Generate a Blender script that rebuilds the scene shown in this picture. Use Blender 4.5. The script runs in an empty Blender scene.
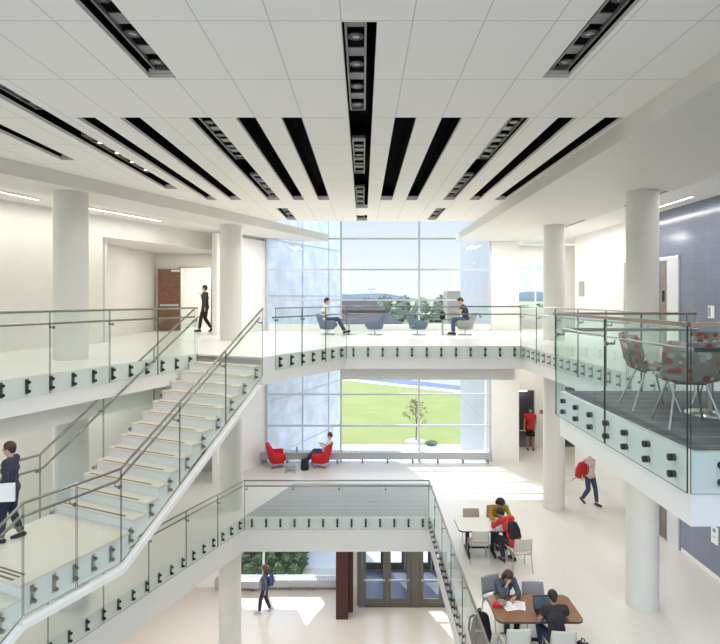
import bpy, math, random
from mathutils import Vector, Matrix
random.seed(7)
SC = bpy.context.scene
COL = SC.collection
F = 550.0; CAMZ = 11.5
L1, L2, L3 = 0.0, 5.0, 10.2
R = math.radians
V3 = Vector

# ------------------------------------------------------------------ materials
def nt(name):
    m = bpy.data.materials.new(name); m.use_nodes = True
    n = m.node_tree; n.nodes.clear()
    o = n.nodes.new('ShaderNodeOutputMaterial')
    return m, n, o
def pbr(name, col, rough=0.6, metal=0.0, noise=0.0, nscale=40.0, col2=None, spec=0.5, bump=0.0):
    m, n, o = nt(name)
    p = n.nodes.new('ShaderNodeBsdfPrincipled'); n.links.new(p.outputs[0], o.inputs[0])
    p.inputs['Roughness'].default_value = rough; p.inputs['Metallic'].default_value = metal
    p.inputs['Specular IOR Level'].default_value = spec
    p.inputs['Base Color'].default_value = (*col, 1)
    if noise > 0 or col2 or bump:
        tc = n.nodes.new('ShaderNodeTexCoord'); ns = n.nodes.new('ShaderNodeTexNoise')
        ns.inputs['Scale'].default_value = nscale; ns.inputs['Detail'].default_value = 4
        n.links.new(tc.outputs['Object'], ns.inputs['Vector'])
        if noise > 0 or col2:
            c2 = col2 if col2 else tuple(max(0, c*(1-noise)) for c in col)
            rp = n.nodes.new('ShaderNodeValToRGB')
            rp.color_ramp.elements[0].position = 0.35; rp.color_ramp.elements[1].position = 0.65
            rp.color_ramp.elements[0].color = (*c2, 1); rp.color_ramp.elements[1].color = (*col, 1)
            n.links.new(ns.outputs['Fac'], rp.inputs[0]); n.links.new(rp.outputs[0], p.inputs['Base Color'])
        if bump:
            b = n.nodes.new('ShaderNodeBump'); b.inputs['Strength'].default_value = bump; b.inputs['Distance'].default_value = 0.01
            n.links.new(ns.outputs['Fac'], b.inputs['Height']); n.links.new(b.outputs[0], p.inputs['Normal'])
    return m
def grid_mat(name, col, line, sx, sy, ox=0, oy=0, w=0.008, rough=0.6, axes='XY', spec=0.5, vary=0.0):
    """flat colour with thin joint lines every sx / sy metres along two object axes"""
    m, n, o = nt(name)
    p = n.nodes.new('ShaderNodeBsdfPrincipled'); n.links.new(p.outputs[0], o.inputs[0])
    p.inputs['Roughness'].default_value = rough; p.inputs['Specular IOR Level'].default_value = spec
    tc = n.nodes.new('ShaderNodeNewGeometry'); sp = n.nodes.new('ShaderNodeSeparateXYZ')
    n.links.new(tc.outputs['Position'], sp.inputs[0])
    def mask(ax, step, off):
        a = n.nodes.new('ShaderNodeMath'); a.operation = 'SUBTRACT'; a.inputs[1].default_value = off
        n.links.new(sp.outputs[ax], a.inputs[0])
        b = n.nodes.new('ShaderNodeMath'); b.operation = 'PINGPONG'; b.inputs[1].default_value = step/2
        n.links.new(a.outputs[0], b.inputs[0])
        c = n.nodes.new('ShaderNodeMath'); c.operation = 'LESS_THAN'; c.inputs[1].default_value = w/2
        n.links.new(b.outputs[0], c.inputs[0]); return c
    mx = n.nodes.new('ShaderNodeMath'); mx.operation = 'MAXIMUM'
    if sx: n.links.new(mask(axes[0], sx, ox).outputs[0], mx.inputs[0])
    else: mx.inputs[0].default_value = 0
    if sy: n.links.new(mask(axes[1], sy, oy).outputs[0], mx.inputs[1])
    else: mx.inputs[1].default_value = 0
    mix = n.nodes.new('ShaderNodeMix'); mix.data_type = 'RGBA'
    mix.inputs[6].default_value = (*col, 1); mix.inputs[7].default_value = (*line, 1)
    if vary:
        ns = n.nodes.new('ShaderNodeTexNoise'); ns.inputs['Scale'].default_value = 1.5
        n.links.new(tc.outputs['Position'], ns.inputs['Vector'])
        rp = n.nodes.new('ShaderNodeValToRGB')
        rp.color_ramp.elements[0].position = 0.3; rp.color_ramp.elements[1].position = 0.7
        rp.color_ramp.elements[0].color = (*[c*(1-vary) for c in col], 1); rp.color_ramp.elements[1].color = (*col, 1)
        n.links.new(ns.outputs['Fac'], rp.inputs[0]); n.links.new(rp.outputs[0], mix.inputs[6])
    n.links.new(mx.outputs[0], mix.inputs[0]); n.links.new(mix.outputs[2], p.inputs['Base Color'])
    return m
def glass_mat(name, tint, refl=1.0, ior=1.45, diff=0.0):
    m, n, o = nt(name)
    t = n.nodes.new('ShaderNodeBsdfTransparent'); t.inputs[0].default_value = (*tint, 1)
    g = n.nodes.new('ShaderNodeBsdfGlossy'); g.inputs['Roughness'].default_value = 0.0
    f = n.nodes.new('ShaderNodeFresnel'); f.inputs[0].default_value = ior
    k0 = n.nodes.new('ShaderNodeMath'); k0.operation = 'MULTIPLY'; k0.inputs[1].default_value = refl
    n.links.new(f.outputs[0], k0.inputs[0])
    ge = n.nodes.new('ShaderNodeNewGeometry'); inv = n.nodes.new('ShaderNodeMath'); inv.operation = 'SUBTRACT'; inv.inputs[0].default_value = 1.0
    n.links.new(ge.outputs['Backfacing'], inv.inputs[1])
    k = n.nodes.new('ShaderNodeMath'); k.operation = 'MULTIPLY'; n.links.new(k0.outputs[0], k.inputs[0]); n.links.new(inv.outputs[0], k.inputs[1])
    mx = n.nodes.new('ShaderNodeMixShader'); n.links.new(k.outputs[0], mx.inputs[0])
    n.links.new(t.outputs[0], mx.inputs[1]); n.links.new(g.outputs[0], mx.inputs[2])
    last = mx
    if diff:
        d = n.nodes.new('ShaderNodeBsdfDiffuse'); d.inputs[0].default_value = (0.75, 0.85, 0.82, 1)
        m2 = n.nodes.new('ShaderNodeMixShader'); m2.inputs[0].default_value = diff
        n.links.new(mx.outputs[0], m2.inputs[1]); n.links.new(d.outputs[0], m2.inputs[2]); last = m2
    n.links.new(last.outputs[0], o.inputs[0])
    return m
def emis(name, col, s):
    m, n, o = nt(name)
    e = n.nodes.new('ShaderNodeEmission'); e.inputs[0].default_value = (*col, 1); e.inputs[1].default_value = s
    n.links.new(e.outputs[0], o.inputs[0]); return m
def dots_mat(name):
    """grey-beige upholstery with scattered red, white, orange and dark half-round dots"""
    m, n, o = nt(name)
    p = n.nodes.new('ShaderNodeBsdfPrincipled'); n.links.new(p.outputs[0], o.inputs[0]); p.inputs['Roughness'].default_value = 0.85
    tc = n.nodes.new('ShaderNodeTexCoord'); v = n.nodes.new('ShaderNodeTexVoronoi')
    v.inputs['Scale'].default_value = 12.5; v.inputs['Randomness'].default_value = 0.35
    n.links.new(tc.outputs['Object'], v.inputs['Vector'])
    c = n.nodes.new('ShaderNodeMath'); c.operation = 'LESS_THAN'; c.inputs[1].default_value = 0.46
    n.links.new(v.outputs['Distance'], c.inputs[0])
    s = n.nodes.new('ShaderNodeSeparateColor'); n.links.new(v.outputs['Color'], s.inputs[0])
    rp = n.nodes.new('ShaderNodeValToRGB'); rp.color_ramp.interpolation = 'CONSTANT'
    els = [(0, (.22, .04, .035)), (.16, (.44, .42, .38)), (.36, (.24, .22, .19)), (.66, (.24, .04, .035)), (.78, (.36, .34, .30)), (.95, (.28, .12, .06))]
    rp.color_ramp.elements[0].color = (*els[0][1], 1); rp.color_ramp.elements[1].position = els[1][0]; rp.color_ramp.elements[1].color = (*els[1][1], 1)
    for pos, cc in els[2:]:
        e = rp.color_ramp.elements.new(pos); e.color = (*cc, 1)
    n.links.new(s.outputs[0], rp.inputs[0])
    mix = n.nodes.new('ShaderNodeMix'); mix.data_type = 'RGBA'
    mix.inputs[6].default_value = (.20, .19, .16, 1)
    n.links.new(c.outputs[0], mix.inputs[0]); n.links.new(rp.outputs[0], mix.inputs[7]); n.links.new(mix.outputs[2], p.inputs['Base Color'])
    return m

# ------------------------------------------------------------------ mesh builder
class MB:
    def __init__(s): s.v = []; s.f = []; s.m = []; s.sm = []
    def add(s, vs, fs, m=0, sm=False):
        b = len(s.v); s.v += [V3(x) for x in vs]
        for f in fs: s.f.append([i+b for i in f]); s.m.append(m); s.sm.append(sm)
        return s
    def box(s, x0, x1, y0, y1, z0, z1, m=0):
        return s.add([(x0,y0,z0),(x1,y0,z0),(x1,y1,z0),(x0,y1,z0),(x0,y0,z1),(x1,y0,z1),(x1,y1,z1),(x0,y1,z1)],
                     [(0,3,2,1),(4,5,6,7),(0,1,5,4),(1,2,6,5),(2,3,7,6),(3,0,4,7)], m)
    def hexa(s, p, m=0, me=None, side=(2,4)):
        """8 corners, bottom loop then top loop; me = material for the non-large faces"""
        fs = [(0,3,2,1),(4,5,6,7),(0,1,5,4),(1,2,6,5),(2,3,7,6),(3,0,4,7)]
        b = len(s.v); s.v += [V3(x) for x in p]
        for i, f in enumerate(fs):
            s.f.append([k+b for k in f]); s.m.append(m if (me is None or i in side) else me); s.sm.append(False)
        return s
    def bar(s, p, q, w, h, m=0, up=(0,0,1)):
        p = V3(p); q = V3(q); d = (q-p).normalized(); a = d.cross(V3(up))
        if a.length < 1e-4: a = V3((1,0,0))
        a.normalize(); u = a.cross(d); a = a*(w/2); u = u*(h/2)
        return s.hexa([p-a-u, p+a-u, p+a+u, p-a+u, q-a-u, q+a-u, q+a+u, q-a+u], m)
    def cyl(s, p, q, r0, r1=None, n=12, m=0, cap=True):
        r1 = r0 if r1 is None else r1
        p = V3(p); q = V3(q); d = (q-p).normalized()
        a = d.cross(V3((0,0,1)));
        if a.length < 1e-4: a = V3((1,0,0))
        a.normalize(); b = d.cross(a)
        vs = []
        for c, r in ((p,r0),(q,r1)):
            for i in range(n):
                t = 2*math.pi*i/n; vs.append(c + a*(r*math.cos(t)) + b*(r*math.sin(t)))
        s.add(vs, [(i,(i+1)%n,n+(i+1)%n,n+i) for i in range(n)], m, True)
        if cap: s.add(vs, [tuple(reversed(range(n))), tuple(range(n,2*n))], m)
        return s
    def tube(s, pts, r, n=8, m=0):
        pts = [V3(p) for p in pts]; N = len(pts); rs = r if isinstance(r, (list,tuple)) else [r]*N
        vs = []; prev = None
        for i, p in enumerate(pts):
            d = ((pts[min(i+1,N-1)]-p).normalized() + (p-pts[max(i-1,0)]).normalized())
            d = d.normalized()
            if prev is None:
                a = d.cross(V3((0,0,1)));
                if a.length < 1e-3: a = V3((1,0,0))
            else: a = prev - d*prev.dot(d)
            a.normalize(); prev = a; b = d.cross(a)
            k = 1.0
            if 0 < i < N-1:
                cs = (pts[i+1]-p).normalized().dot((p-pts[i-1]).normalized()); k = 1/max(0.6, math.sqrt((1+cs)/2))
            for j in range(n):
                t = 2*math.pi*j/n; vs.append(p + (a*math.cos(t)+b*math.sin(t))*rs[i]*k)
        fs = []
        for i in range(N-1):
            for j in range(n): fs.append((i*n+j, i*n+(j+1)%n, (i+1)*n+(j+1)%n, (i+1)*n+j))
        s.add(vs, fs, m, True)
        s.add(vs, [tuple(reversed(range(n))), tuple(range((N-1)*n, N*n))], m)
        return s
    def prism(s, poly, z0, z1, m=0, mt=None, sm=False):
        n = len(poly); vs = [(x,y,z0) for x,y in poly]+[(x,y,z1) for x,y in poly]
        ar = sum(poly[i][0]*poly[(i+1)%n][1]-poly[(i+1)%n][0]*poly[i][1] for i in range(n))
        r = range(n)
        if ar > 0:
            s.add(vs, [tuple(reversed(r))], m); s.add(vs, [tuple(range(n,2*n))], m if mt is None else mt)
            s.add(vs, [(i,(i+1)%n,n+(i+1)%n,n+i) for i in r], m, sm)
        else:
            s.add(vs, [tuple(r)], m); s.add(vs, [tuple(reversed(range(n,2*n)))], m if mt is None else mt)
            s.add(vs, [((i+1)%n,i,n+i,n+(i+1)%n) for i in r], m, sm)
        return s
    def ell(s, c, rad, m=0, n=12, k=8, rot=None):
        if not isinstance(rad, (tuple,list)): rad = (rad,)*3
        c = V3(c); vs = []; fs = []
        for i in range(k+1):
            th = math.pi*i/k
            for j in range(n):
                ph = 2*math.pi*j/n
                p = V3((rad[0]*math.sin(th)*math.cos(ph), rad[1]*math.sin(th)*math.sin(ph), rad[2]*math.cos(th)))
                if rot: p = rot @ p
                vs.append(c+p)
        for i in range(k):
            for j in range(n): fs.append((i*n+j, (i+1)*n+j, (i+1)*n+(j+1)%n, i*n+(j+1)%n))
        return s.add(vs, fs, m, True)
    def caps(s, p, q, r0, r1, m=0, n=10):
        s.cyl(p, q, r0, r1, n, m); s.ell(p, r0, m, n, 6); s.ell(q, r1, m, n, 6); return s
    def lathe(s, prof, c=(0,0,0), n=20, m=0):
        c = V3(c); vs = [c+V3((r*math.cos(2*math.pi*j/n), r*math.sin(2*math.pi*j/n), z)) for r,z in prof for j in range(n)]
        K = len(prof); fs = [(i*n+j, i*n+(j+1)%n, (i+1)*n+(j+1)%n, (i+1)*n+j) for i in range(K-1) for j in range(n)]
        s.add(vs, fs, m, True); s.add(vs, [tuple(reversed(range(n))), tuple(range((K-1)*n, K*n))], m); return s
    def sheet(s, fn, nu, nv, t, m=0):
        """thick sheet: fn(u,v) with u,v in 0..1, thickness t along the normal"""
        P = [[V3(fn(i/nu, j/nv)) for j in range(nv+1)] for i in range(nu+1)]
        top = []; bot = []
        for i in range(nu+1):
            for j in range(nv+1):
                a = P[min(i+1,nu)][j]-P[max(i-1,0)][j]; b = P[i][min(j+1,nv)]-P[i][max(j-1,0)]
                nn = a.cross(b); nn = nn.normalized() if nn.length > 1e-9 else V3((0,0,1))
                top.append(P[i][j]+nn*t/2); bot.append(P[i][j]-nn*t/2)
        W = nv+1; N = len(top); fs = []
        for i in range(nu):
            for j in range(nv):
                a = i*W+j; b = a+W
                fs += [(a,b,b+1,a+1), (N+a,N+a+1,N+b+1,N+b)]
        for i in range(nu):
            a = i*W; b = a+W; fs += [(a,N+a,N+b,b), (a+nv,b+nv,N+b+nv,N+a+nv)]
        for j in range(nv):
            a = j; b = nu*W+j; fs += [(a,a+1,N+a+1,N+a), (b,N+b,N+b+1,b+1)]
        return s.add(top+bot, fs, m, True)
    def xf(s, M):
        s.v = [M @ v for v in s.v]; return s
    def build(s, name, mats, parent=None, off=None, bevel=0, recenter=None):
        if not isinstance(mats, (list,tuple)): mats = [mats]
        off = V3(off) if off is not None else V3((0,0,0))
        if parent is None and recenter is None: recenter = True
        if recenter:
            xs = [v.x for v in s.v]; ys = [v.y for v in s.v]; zs = [v.z for v in s.v]
            off = V3(((min(xs)+max(xs))/2, (min(ys)+max(ys))/2, min(zs)))
        me = bpy.data.meshes.new(name)
        me.from_pydata([tuple(v-off) for v in s.v], [], s.f); me.update()
        for mm in mats: me.materials.append(mm)
        me.polygons.foreach_set('material_index', s.m)
        me.polygons.foreach_set('use_smooth', s.sm); me.update()
        import bmesh
        bm = bmesh.new(); bm.from_mesh(me); bmesh.ops.recalc_face_normals(bm, faces=bm.faces); bm.to_mesh(me); bm.free()
        o = bpy.data.objects.new(name, me); COL.objects.link(o)
        if parent is not None: o.parent = parent
        if recenter: o.location = off
        if bevel:
            b = o.modifiers.new('bevel','BEVEL'); b.width = bevel; b.segments = 2; b.limit_method = 'ANGLE'
        return o

def thing(name, label, cat, loc=(0,0,0), rz=0, group=None):
    o = bpy.data.objects.new(name, None); COL.objects.link(o); o.empty_display_size = 0.1
    o.location = loc; o.rotation_euler = (0,0,rz); o['label'] = label; o['category'] = cat
    if group: o['group'] = group
    return o
def tag(o, label, cat, group=None, kind=None):
    o['label'] = label; o['category'] = cat
    if group: o['group'] = group
    if kind: o['kind'] = kind
    return o
def struct(o, label=None):
    o['kind'] = 'structure'
    if label: o['label'] = label; o['category'] = o.name.split('_')[0].split('.')[0]
    return o
def kids(o): return [c for c in bpy.data.objects if c.parent == o]
def copy_tree(root, loc, rz, label, group=None):
    r = root.copy(); COL.objects.link(r); r.location = loc; r.rotation_euler = (0,0,rz); r['label'] = label
    if group: r['group'] = group
    for ch in kids(root):
        if ch == r: continue
        c = ch.copy(); COL.objects.link(c); c.parent = r
        for g in kids(ch):
            d = g.copy(); COL.objects.link(d); d.parent = c
    return r
def unit(a, b):
    d = V3((b[0]-a[0], b[1]-a[1], 0)); return d.normalized()
def at(px, py, Y): return V3(((px-363)*Y/F, Y, CAMZ-(py-298)*Y/F))
def onz(px, py, z):
    Y = (CAMZ-z)*F/(py-298); return V3(((px-363)*Y/F, Y, z))
A24 = R(24)
U = V3((math.sin(A24), math.cos(A24), 0)); VV = V3((math.cos(A24), -math.sin(A24), 0))

# ------------------------------------------------------------------ palette
M = {}
M['white'] = pbr('white_paint', (.80,.79,.755), .55, noise=.03, nscale=3)
M['warm_white'] = pbr('warm_white_paint', (.76,.745,.69), .55, noise=.03, nscale=2)
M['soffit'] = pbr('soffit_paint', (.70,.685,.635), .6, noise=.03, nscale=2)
M['column'] = pbr('column_paint', (.67,.66,.61), .5, noise=.02, nscale=2)
M['slab'] = pbr('slab_edge_paint', (.78,.775,.75), .5, noise=.02, nscale=2)
M['tile'] = grid_mat('ceiling_tile', (.84,.82,.77), (.52,.51,.48), .655, 1.345, .455, 7.71, .010, .8, spec=.2)
M['black'] = pbr('slot_black', (.004,.004,.005), .9, noise=.3, nscale=12, spec=.05)
M['dark_metal'] = pbr('dark_metal', (.045,.043,.04), .4, .7, noise=.2)
M['clip_plate'] = pbr('clip_plate', (.12,.12,.11), .4, .6, noise=.2)
M['steel'] = pbr('brushed_steel', (.55,.54,.52), .28, 1.0, noise=.15, nscale=60)
M['rail'] = pbr('rail_steel', (.30,.285,.26), .3, 1.0, noise=.15, nscale=60)
M['bronze'] = pbr('rail_cap_bronze', (.34,.28,.22), .35, .85, noise=.15, nscale=50)
M['glass'] = glass_mat('railing_glass', (.955,.98,.968), .9)
M['glass2'] = glass_mat('balcony_glass', (.93,.972,.965), 1.0)
M['glass_edge'] = pbr('glass_edge', (.03,.045,.04), .2, noise=.1)
M['pane'] = glass_mat('window_glass', (.97,.985,.99), .5)
M['terrazzo'] = pbr('terrazzo_floor', (.69,.665,.61), .28, noise=.15, nscale=70)
M['terrazzo3'] = pbr('terrazzo_upper', (.78,.765,.72), .25, noise=.06, nscale=90)
M['tanfloor'] = pbr('tan_floor', (.64,.59,.525), .2, noise=.08, nscale=70)
M['tread'] = pbr('stair_tread', (.72,.67,.58), .5, noise=.08, nscale=60)
M['riser'] = pbr('stair_riser', (.77,.765,.75), .5, noise=.04, nscale=20)
M['brown_strip'] = pbr('nosing_strip', (.22,.15,.10), .6, noise=.2)
M['blue'] = grid_mat('blue_tile', (.20,.222,.30), (.26,.285,.37), .62, .31, 0, 0, .006, .16, 'YZ', .6, .12)
M['carpet'] = grid_mat('grey_carpet', (.155,.16,.17), (.20,.205,.215), .0, .30, 0, 0, .05, .95, 'XY', .1, .18)
M['mat'] = grid_mat('grey_entry_mat', (.30,.305,.31), (.45,.455,.46), 0, .11, 0, 0, .035, .7, 'XY', .4, .10)
M['frame'] = pbr('window_frame', (.58,.59,.61), .4, .3, noise=.08)
M['bench'] = pbr('bench_metal', (.44,.445,.46), .45, .3, noise=.08)
M['wframe'] = pbr('white_frame', (.80,.80,.80), .45, noise=.03)
M['door_frame'] = pbr('door_bronze', (.15,.135,.115), .4, .4, noise=.1)
M['wood'] = pbr('brown_wood', (.22,.10,.055), .45, noise=.35, nscale=14)
M['maroon'] = pbr('maroon_panel', (.055,.013,.011), .4, noise=.15, nscale=10)
M['radiator'] = grid_mat('radiator_metal', (.52,.53,.55), (.30,.31,.33), .09, 0, 0, 0, .035, .45, 'XY')
M['red'] = pbr('red_upholstery', (.62,.008,.02), .7, noise=.2, nscale=30)
M['bluegrey'] = pbr('bluegrey_upholstery', (.13,.17,.25), .8, noise=.2, nscale=30)
M['cream'] = pbr('cream_plastic', (.62,.60,.52), .5, noise=.04)
M['taupe'] = pbr('taupe_plastic', (.42,.36,.29), .5, noise=.06)
M['olive'] = pbr('olive_plastic', (.30,.25,.12), .5, noise=.06)
M['greyseat'] = pbr('grey_plastic', (.30,.30,.30), .45, noise=.06)
M['dots'] = dots_mat('dotted_upholstery')
M['tabletop_brown'] = pbr('walnut_top', (.27,.13,.065), .3, col2=(.20,.09,.045), nscale=9)
M['tabletop_pale'] = pbr('pale_top', (.66,.62,.56), .3, noise=.06)
M['edge_dark'] = pbr('table_edge', (.06,.05,.045), .5, noise=.1)
M['black_fabric'] = pbr('black_fabric', (.015,.015,.017), .8, noise=.3, nscale=40)
M['red_fabric'] = pbr('red_fabric', (.50,.02,.015), .8, noise=.25, nscale=40)
M['blue_fabric'] = pbr('blue_fabric', (.05,.07,.20), .8, noise=.25, nscale=40)
M['paper'] = pbr('paper', (.85,.85,.83), .7, noise=.02)
M['screen'] = pbr('laptop_screen', (.12,.16,.22), .15, noise=.2, nscale=8)
M['grass'] = pbr('lawn_grass', (.185,.21,.045), .9, col2=(.22,.225,.062), nscale=.35)
M['grass2'] = pbr('far_grass', (.20,.25,.085), .9, col2=(.25,.28,.13), nscale=.03)
M['concrete'] = pbr('pale_concrete', (.72,.72,.72), .8, noise=.08, nscale=8)
M['asphalt'] = pbr('asphalt', (.10,.12,.185), .8, noise=.1, nscale=6)
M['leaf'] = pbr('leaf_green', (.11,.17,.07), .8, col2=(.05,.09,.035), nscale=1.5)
M['leaf2'] = pbr('far_leaf', (.24,.27,.20), .9, col2=(.15,.18,.125), nscale=.25)  # greyed green: distance haze is put into the leaf colour
M['leaf3'] = pbr('sapling_leaf', (.22,.17,.07), .8, col2=(.14,.12,.05), nscale=8)
M['bark'] = pbr('bark', (.12,.085,.06), .9, noise=.3)
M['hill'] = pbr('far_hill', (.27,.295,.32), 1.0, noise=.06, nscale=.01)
M['brick'] = pbr('far_brick', (.13,.085,.095), .9, noise=.2, nscale=.4)
M['roofing'] = pbr('far_roof', (.055,.042,.052), .9, noise=.15, nscale=.4)
M['beige'] = pbr('beige_stone', (.36,.30,.27), .9, noise=.06, nscale=.5)
M['wing_l'] = grid_mat('wing_panel', (.84,.87,.95), (.6,.65,.76), 0, 1.24, 0, 10.18, .03, .25, 'XZ', .5, .25)
M['wing_r'] = grid_mat('wing_cladding', (.45,.46,.49), (.28,.30,.35), 1.9, 2.48, 0, 11.42, .03, .4, 'YZ', .4, .08)
M['lamp_on'] = emis('warm_lamp', (1.0,.72,.42), 6)
M['linear_on'] = emis('linear_lamp', (1,.98,.94), 5)
M['lens'] = pbr('lamp_lens', (.35,.35,.36), .25, .6, noise=.1)
M['tray'] = pbr('lamp_tray', (.24,.24,.24), .4, .3, noise=.06)
M['signwhite'] = pbr('sign_white', (.85,.85,.84), .4, noise=.02)
M['signgrey'] = pbr('sign_grey', (.25,.25,.27), .4, noise=.04)
M['green'] = pbr('sign_green', (.02,.35,.12), .4, noise=.05)
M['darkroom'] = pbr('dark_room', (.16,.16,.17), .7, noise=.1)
# ================================================================== THE SETTING
S_o = V3((-2.16, 12.07, 0)); WST = 1.9; S_i = S_o - VV*WST; S_o = S_o - VV*.07; WST = 1.83
Ledge = S_i - U*11.0
far_edge = 14.9
left_corner = (-.487, far_edge); right_corner = (4.32, far_edge)
WY = 21.9
def xy(v): return (v[0], v[1])
# floors -----------------------------------------------------------
b = MB(); b.prism([(-14,-1),(12,-1),(12,23.4),(-14,23.4)], -.3, 0)
o = struct(b.build('floor', M['tanfloor']), 'tan ground floor of the entrance level')
b = MB()
ta = (-6.95, 8.0); tb = (-3.55, 16.3)
b.prism([(2.0,-1),(10.5,-1),(10.5,24.0),(5.2,24.0),(5.2,WY+.05),(2.0,WY+.05)], 3.98, L2, 1, 0)
b.prism([(-12.5,16.3),(2.0,16.3),(2.0,WY+.05),(-3.9,WY+.05),(-3.9,24.0),(-12.5,24.0)], 3.98, L2, 1, 0)
b.prism([(-12.5,8.0),ta,tb,(-12.5,16.3)], 3.98, L2, 1, 0)
b.prism([(-12.5,-1),(2.0,-1),(2.0,8.0),(-12.5,8.0)], 3.98, L2, 1, 0)
struct(b.build('floor', [M['terrazzo'], M['slab']]), 'cream speckled middle floor around the open well')
b = MB()
poly = [xy(Ledge), (-14, Ledge.y), (-14, 24.6), (-3.9,24.6), (-3.9, WY+.05), (5.2, WY+.05), (5.2,24.6), (10.5,24.6), (10.5,4.62), (2.755,4.62), (2.755,7.69), (4.68,7.69),
        right_corner, left_corner, xy(S_o), xy(S_i)]
b.prism(poly, 9.58, L3, 1, 0)
struct(b.build('floor', [M['terrazzo3'], M['slab']]), 'white upper floor with bridge and balconies')
# recessed beam under the upper slab edges
b = MB()
b.prism([(-.62,15.2),(4.2,15.2),(4.2,15.5),(-.5,15.5)], 9.24, 9.57)
pA = S_i - U*10.9 - VV*.45; pB = S_i - VV*.45 - U*.2
b.bar((pA.x,pA.y,9.38), (pB.x,pB.y,9.38), .3, .36)
struct(b.build('trim_1', M['warm_white']), 'recessed beam below the upper slab')
# striped grey mat on middle floor, carpet on balcony
b = MB(); q = [onz(245,516.4,L2), onz(294,484,L2), onz(430,484,L2), onz(428,516.4,L2)]
b.prism([xy(p) for p in q], L2, L2+.012)
tag(b.build('floor_mat', M['mat']), 'large grey striped mat on the middle floor behind the far well railing', 'mat')
b = MB(); b.box(2.82, 8.15, 4.69, 7.62, L3, L3+.012)
tag(b.build('carpet', M['carpet']), 'grey striped carpet covering the balcony with dotted chairs', 'carpet')

# ceiling: tile cloud with open slots ---------------------------------
TZ = CAMZ+2.53; TEND = 18.07
slots = []   # x0,x1,y0,y1,trays
S0, S1 = 7.71, 14.2
plain = [(-4.02,-3.76),(-3.42,-3.13),(-1.79,-1.51),(-1.153,-.862),(.448,.757),(1.107,1.40),(2.74,3.01),(3.39,3.66)]
for a, c in plain: slots.append((a,c,S0,S1,[]))
slots.append((-.199,.13,5.04,15.5,[(5.06,7.63),(8.98,11.5),(12.9,15.48)]))
slots.append((-.199,.13,16.8,18.0,[(16.82,17.98)]))
for a, c in ((2.06,2.36),(-2.456,-2.14)):
    slots.append((a,c,3.2,6.32,[(3.7,6.3)])); slots.append((a,c,S0,S1,[(7.73,10.3),(11.6,14.18)])); slots.append((a,c,15.5,17.8,[(15.52,17.78)]))
slots.append((-4.58,-4.28,3.2,12.77,[(5.0,7.6),(8.8,11.4)]))
slots.append((-5.53,-5.28,3.2,10.1,[]))
xs = sorted(set([-12,4.0]+[s[0] for s in slots]+[s[1] for s in slots]))
ys = sorted(set([-1,TEND]+[s[2] for s in slots]+[s[3] for s in slots]))
b = MB()
def inslot(x, y): return any(s[0]<x<s[1] and s[2]<y<s[3] for s in slots)
for i in range(len(xs)-1):
    j = 0
    while j < len(ys)-1:
        if inslot((xs[i]+xs[i+1])/2, (ys[j]+ys[j+1])/2): j += 1; continue
        k = j
        while k < len(ys)-1 and not inslot((xs[i]+xs[i+1])/2, (ys[k]+ys[k+1])/2): k += 1
        b.box(xs[i], xs[i+1], ys[j], ys[k], TZ, TZ+.05); j = k
b.box(-12, 4.0, TEND, TEND+.05, TZ, 14.9)
struct(b.build('ceiling', M['tile']), 'white tiled ceiling over the atrium')
b = MB(); b.box(-14,10.6,-1,WY+.1,14.9,15.1); struct(b.build('ceiling', M['white']), 'high roof deck above the ceiling')
descr = {}
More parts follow.
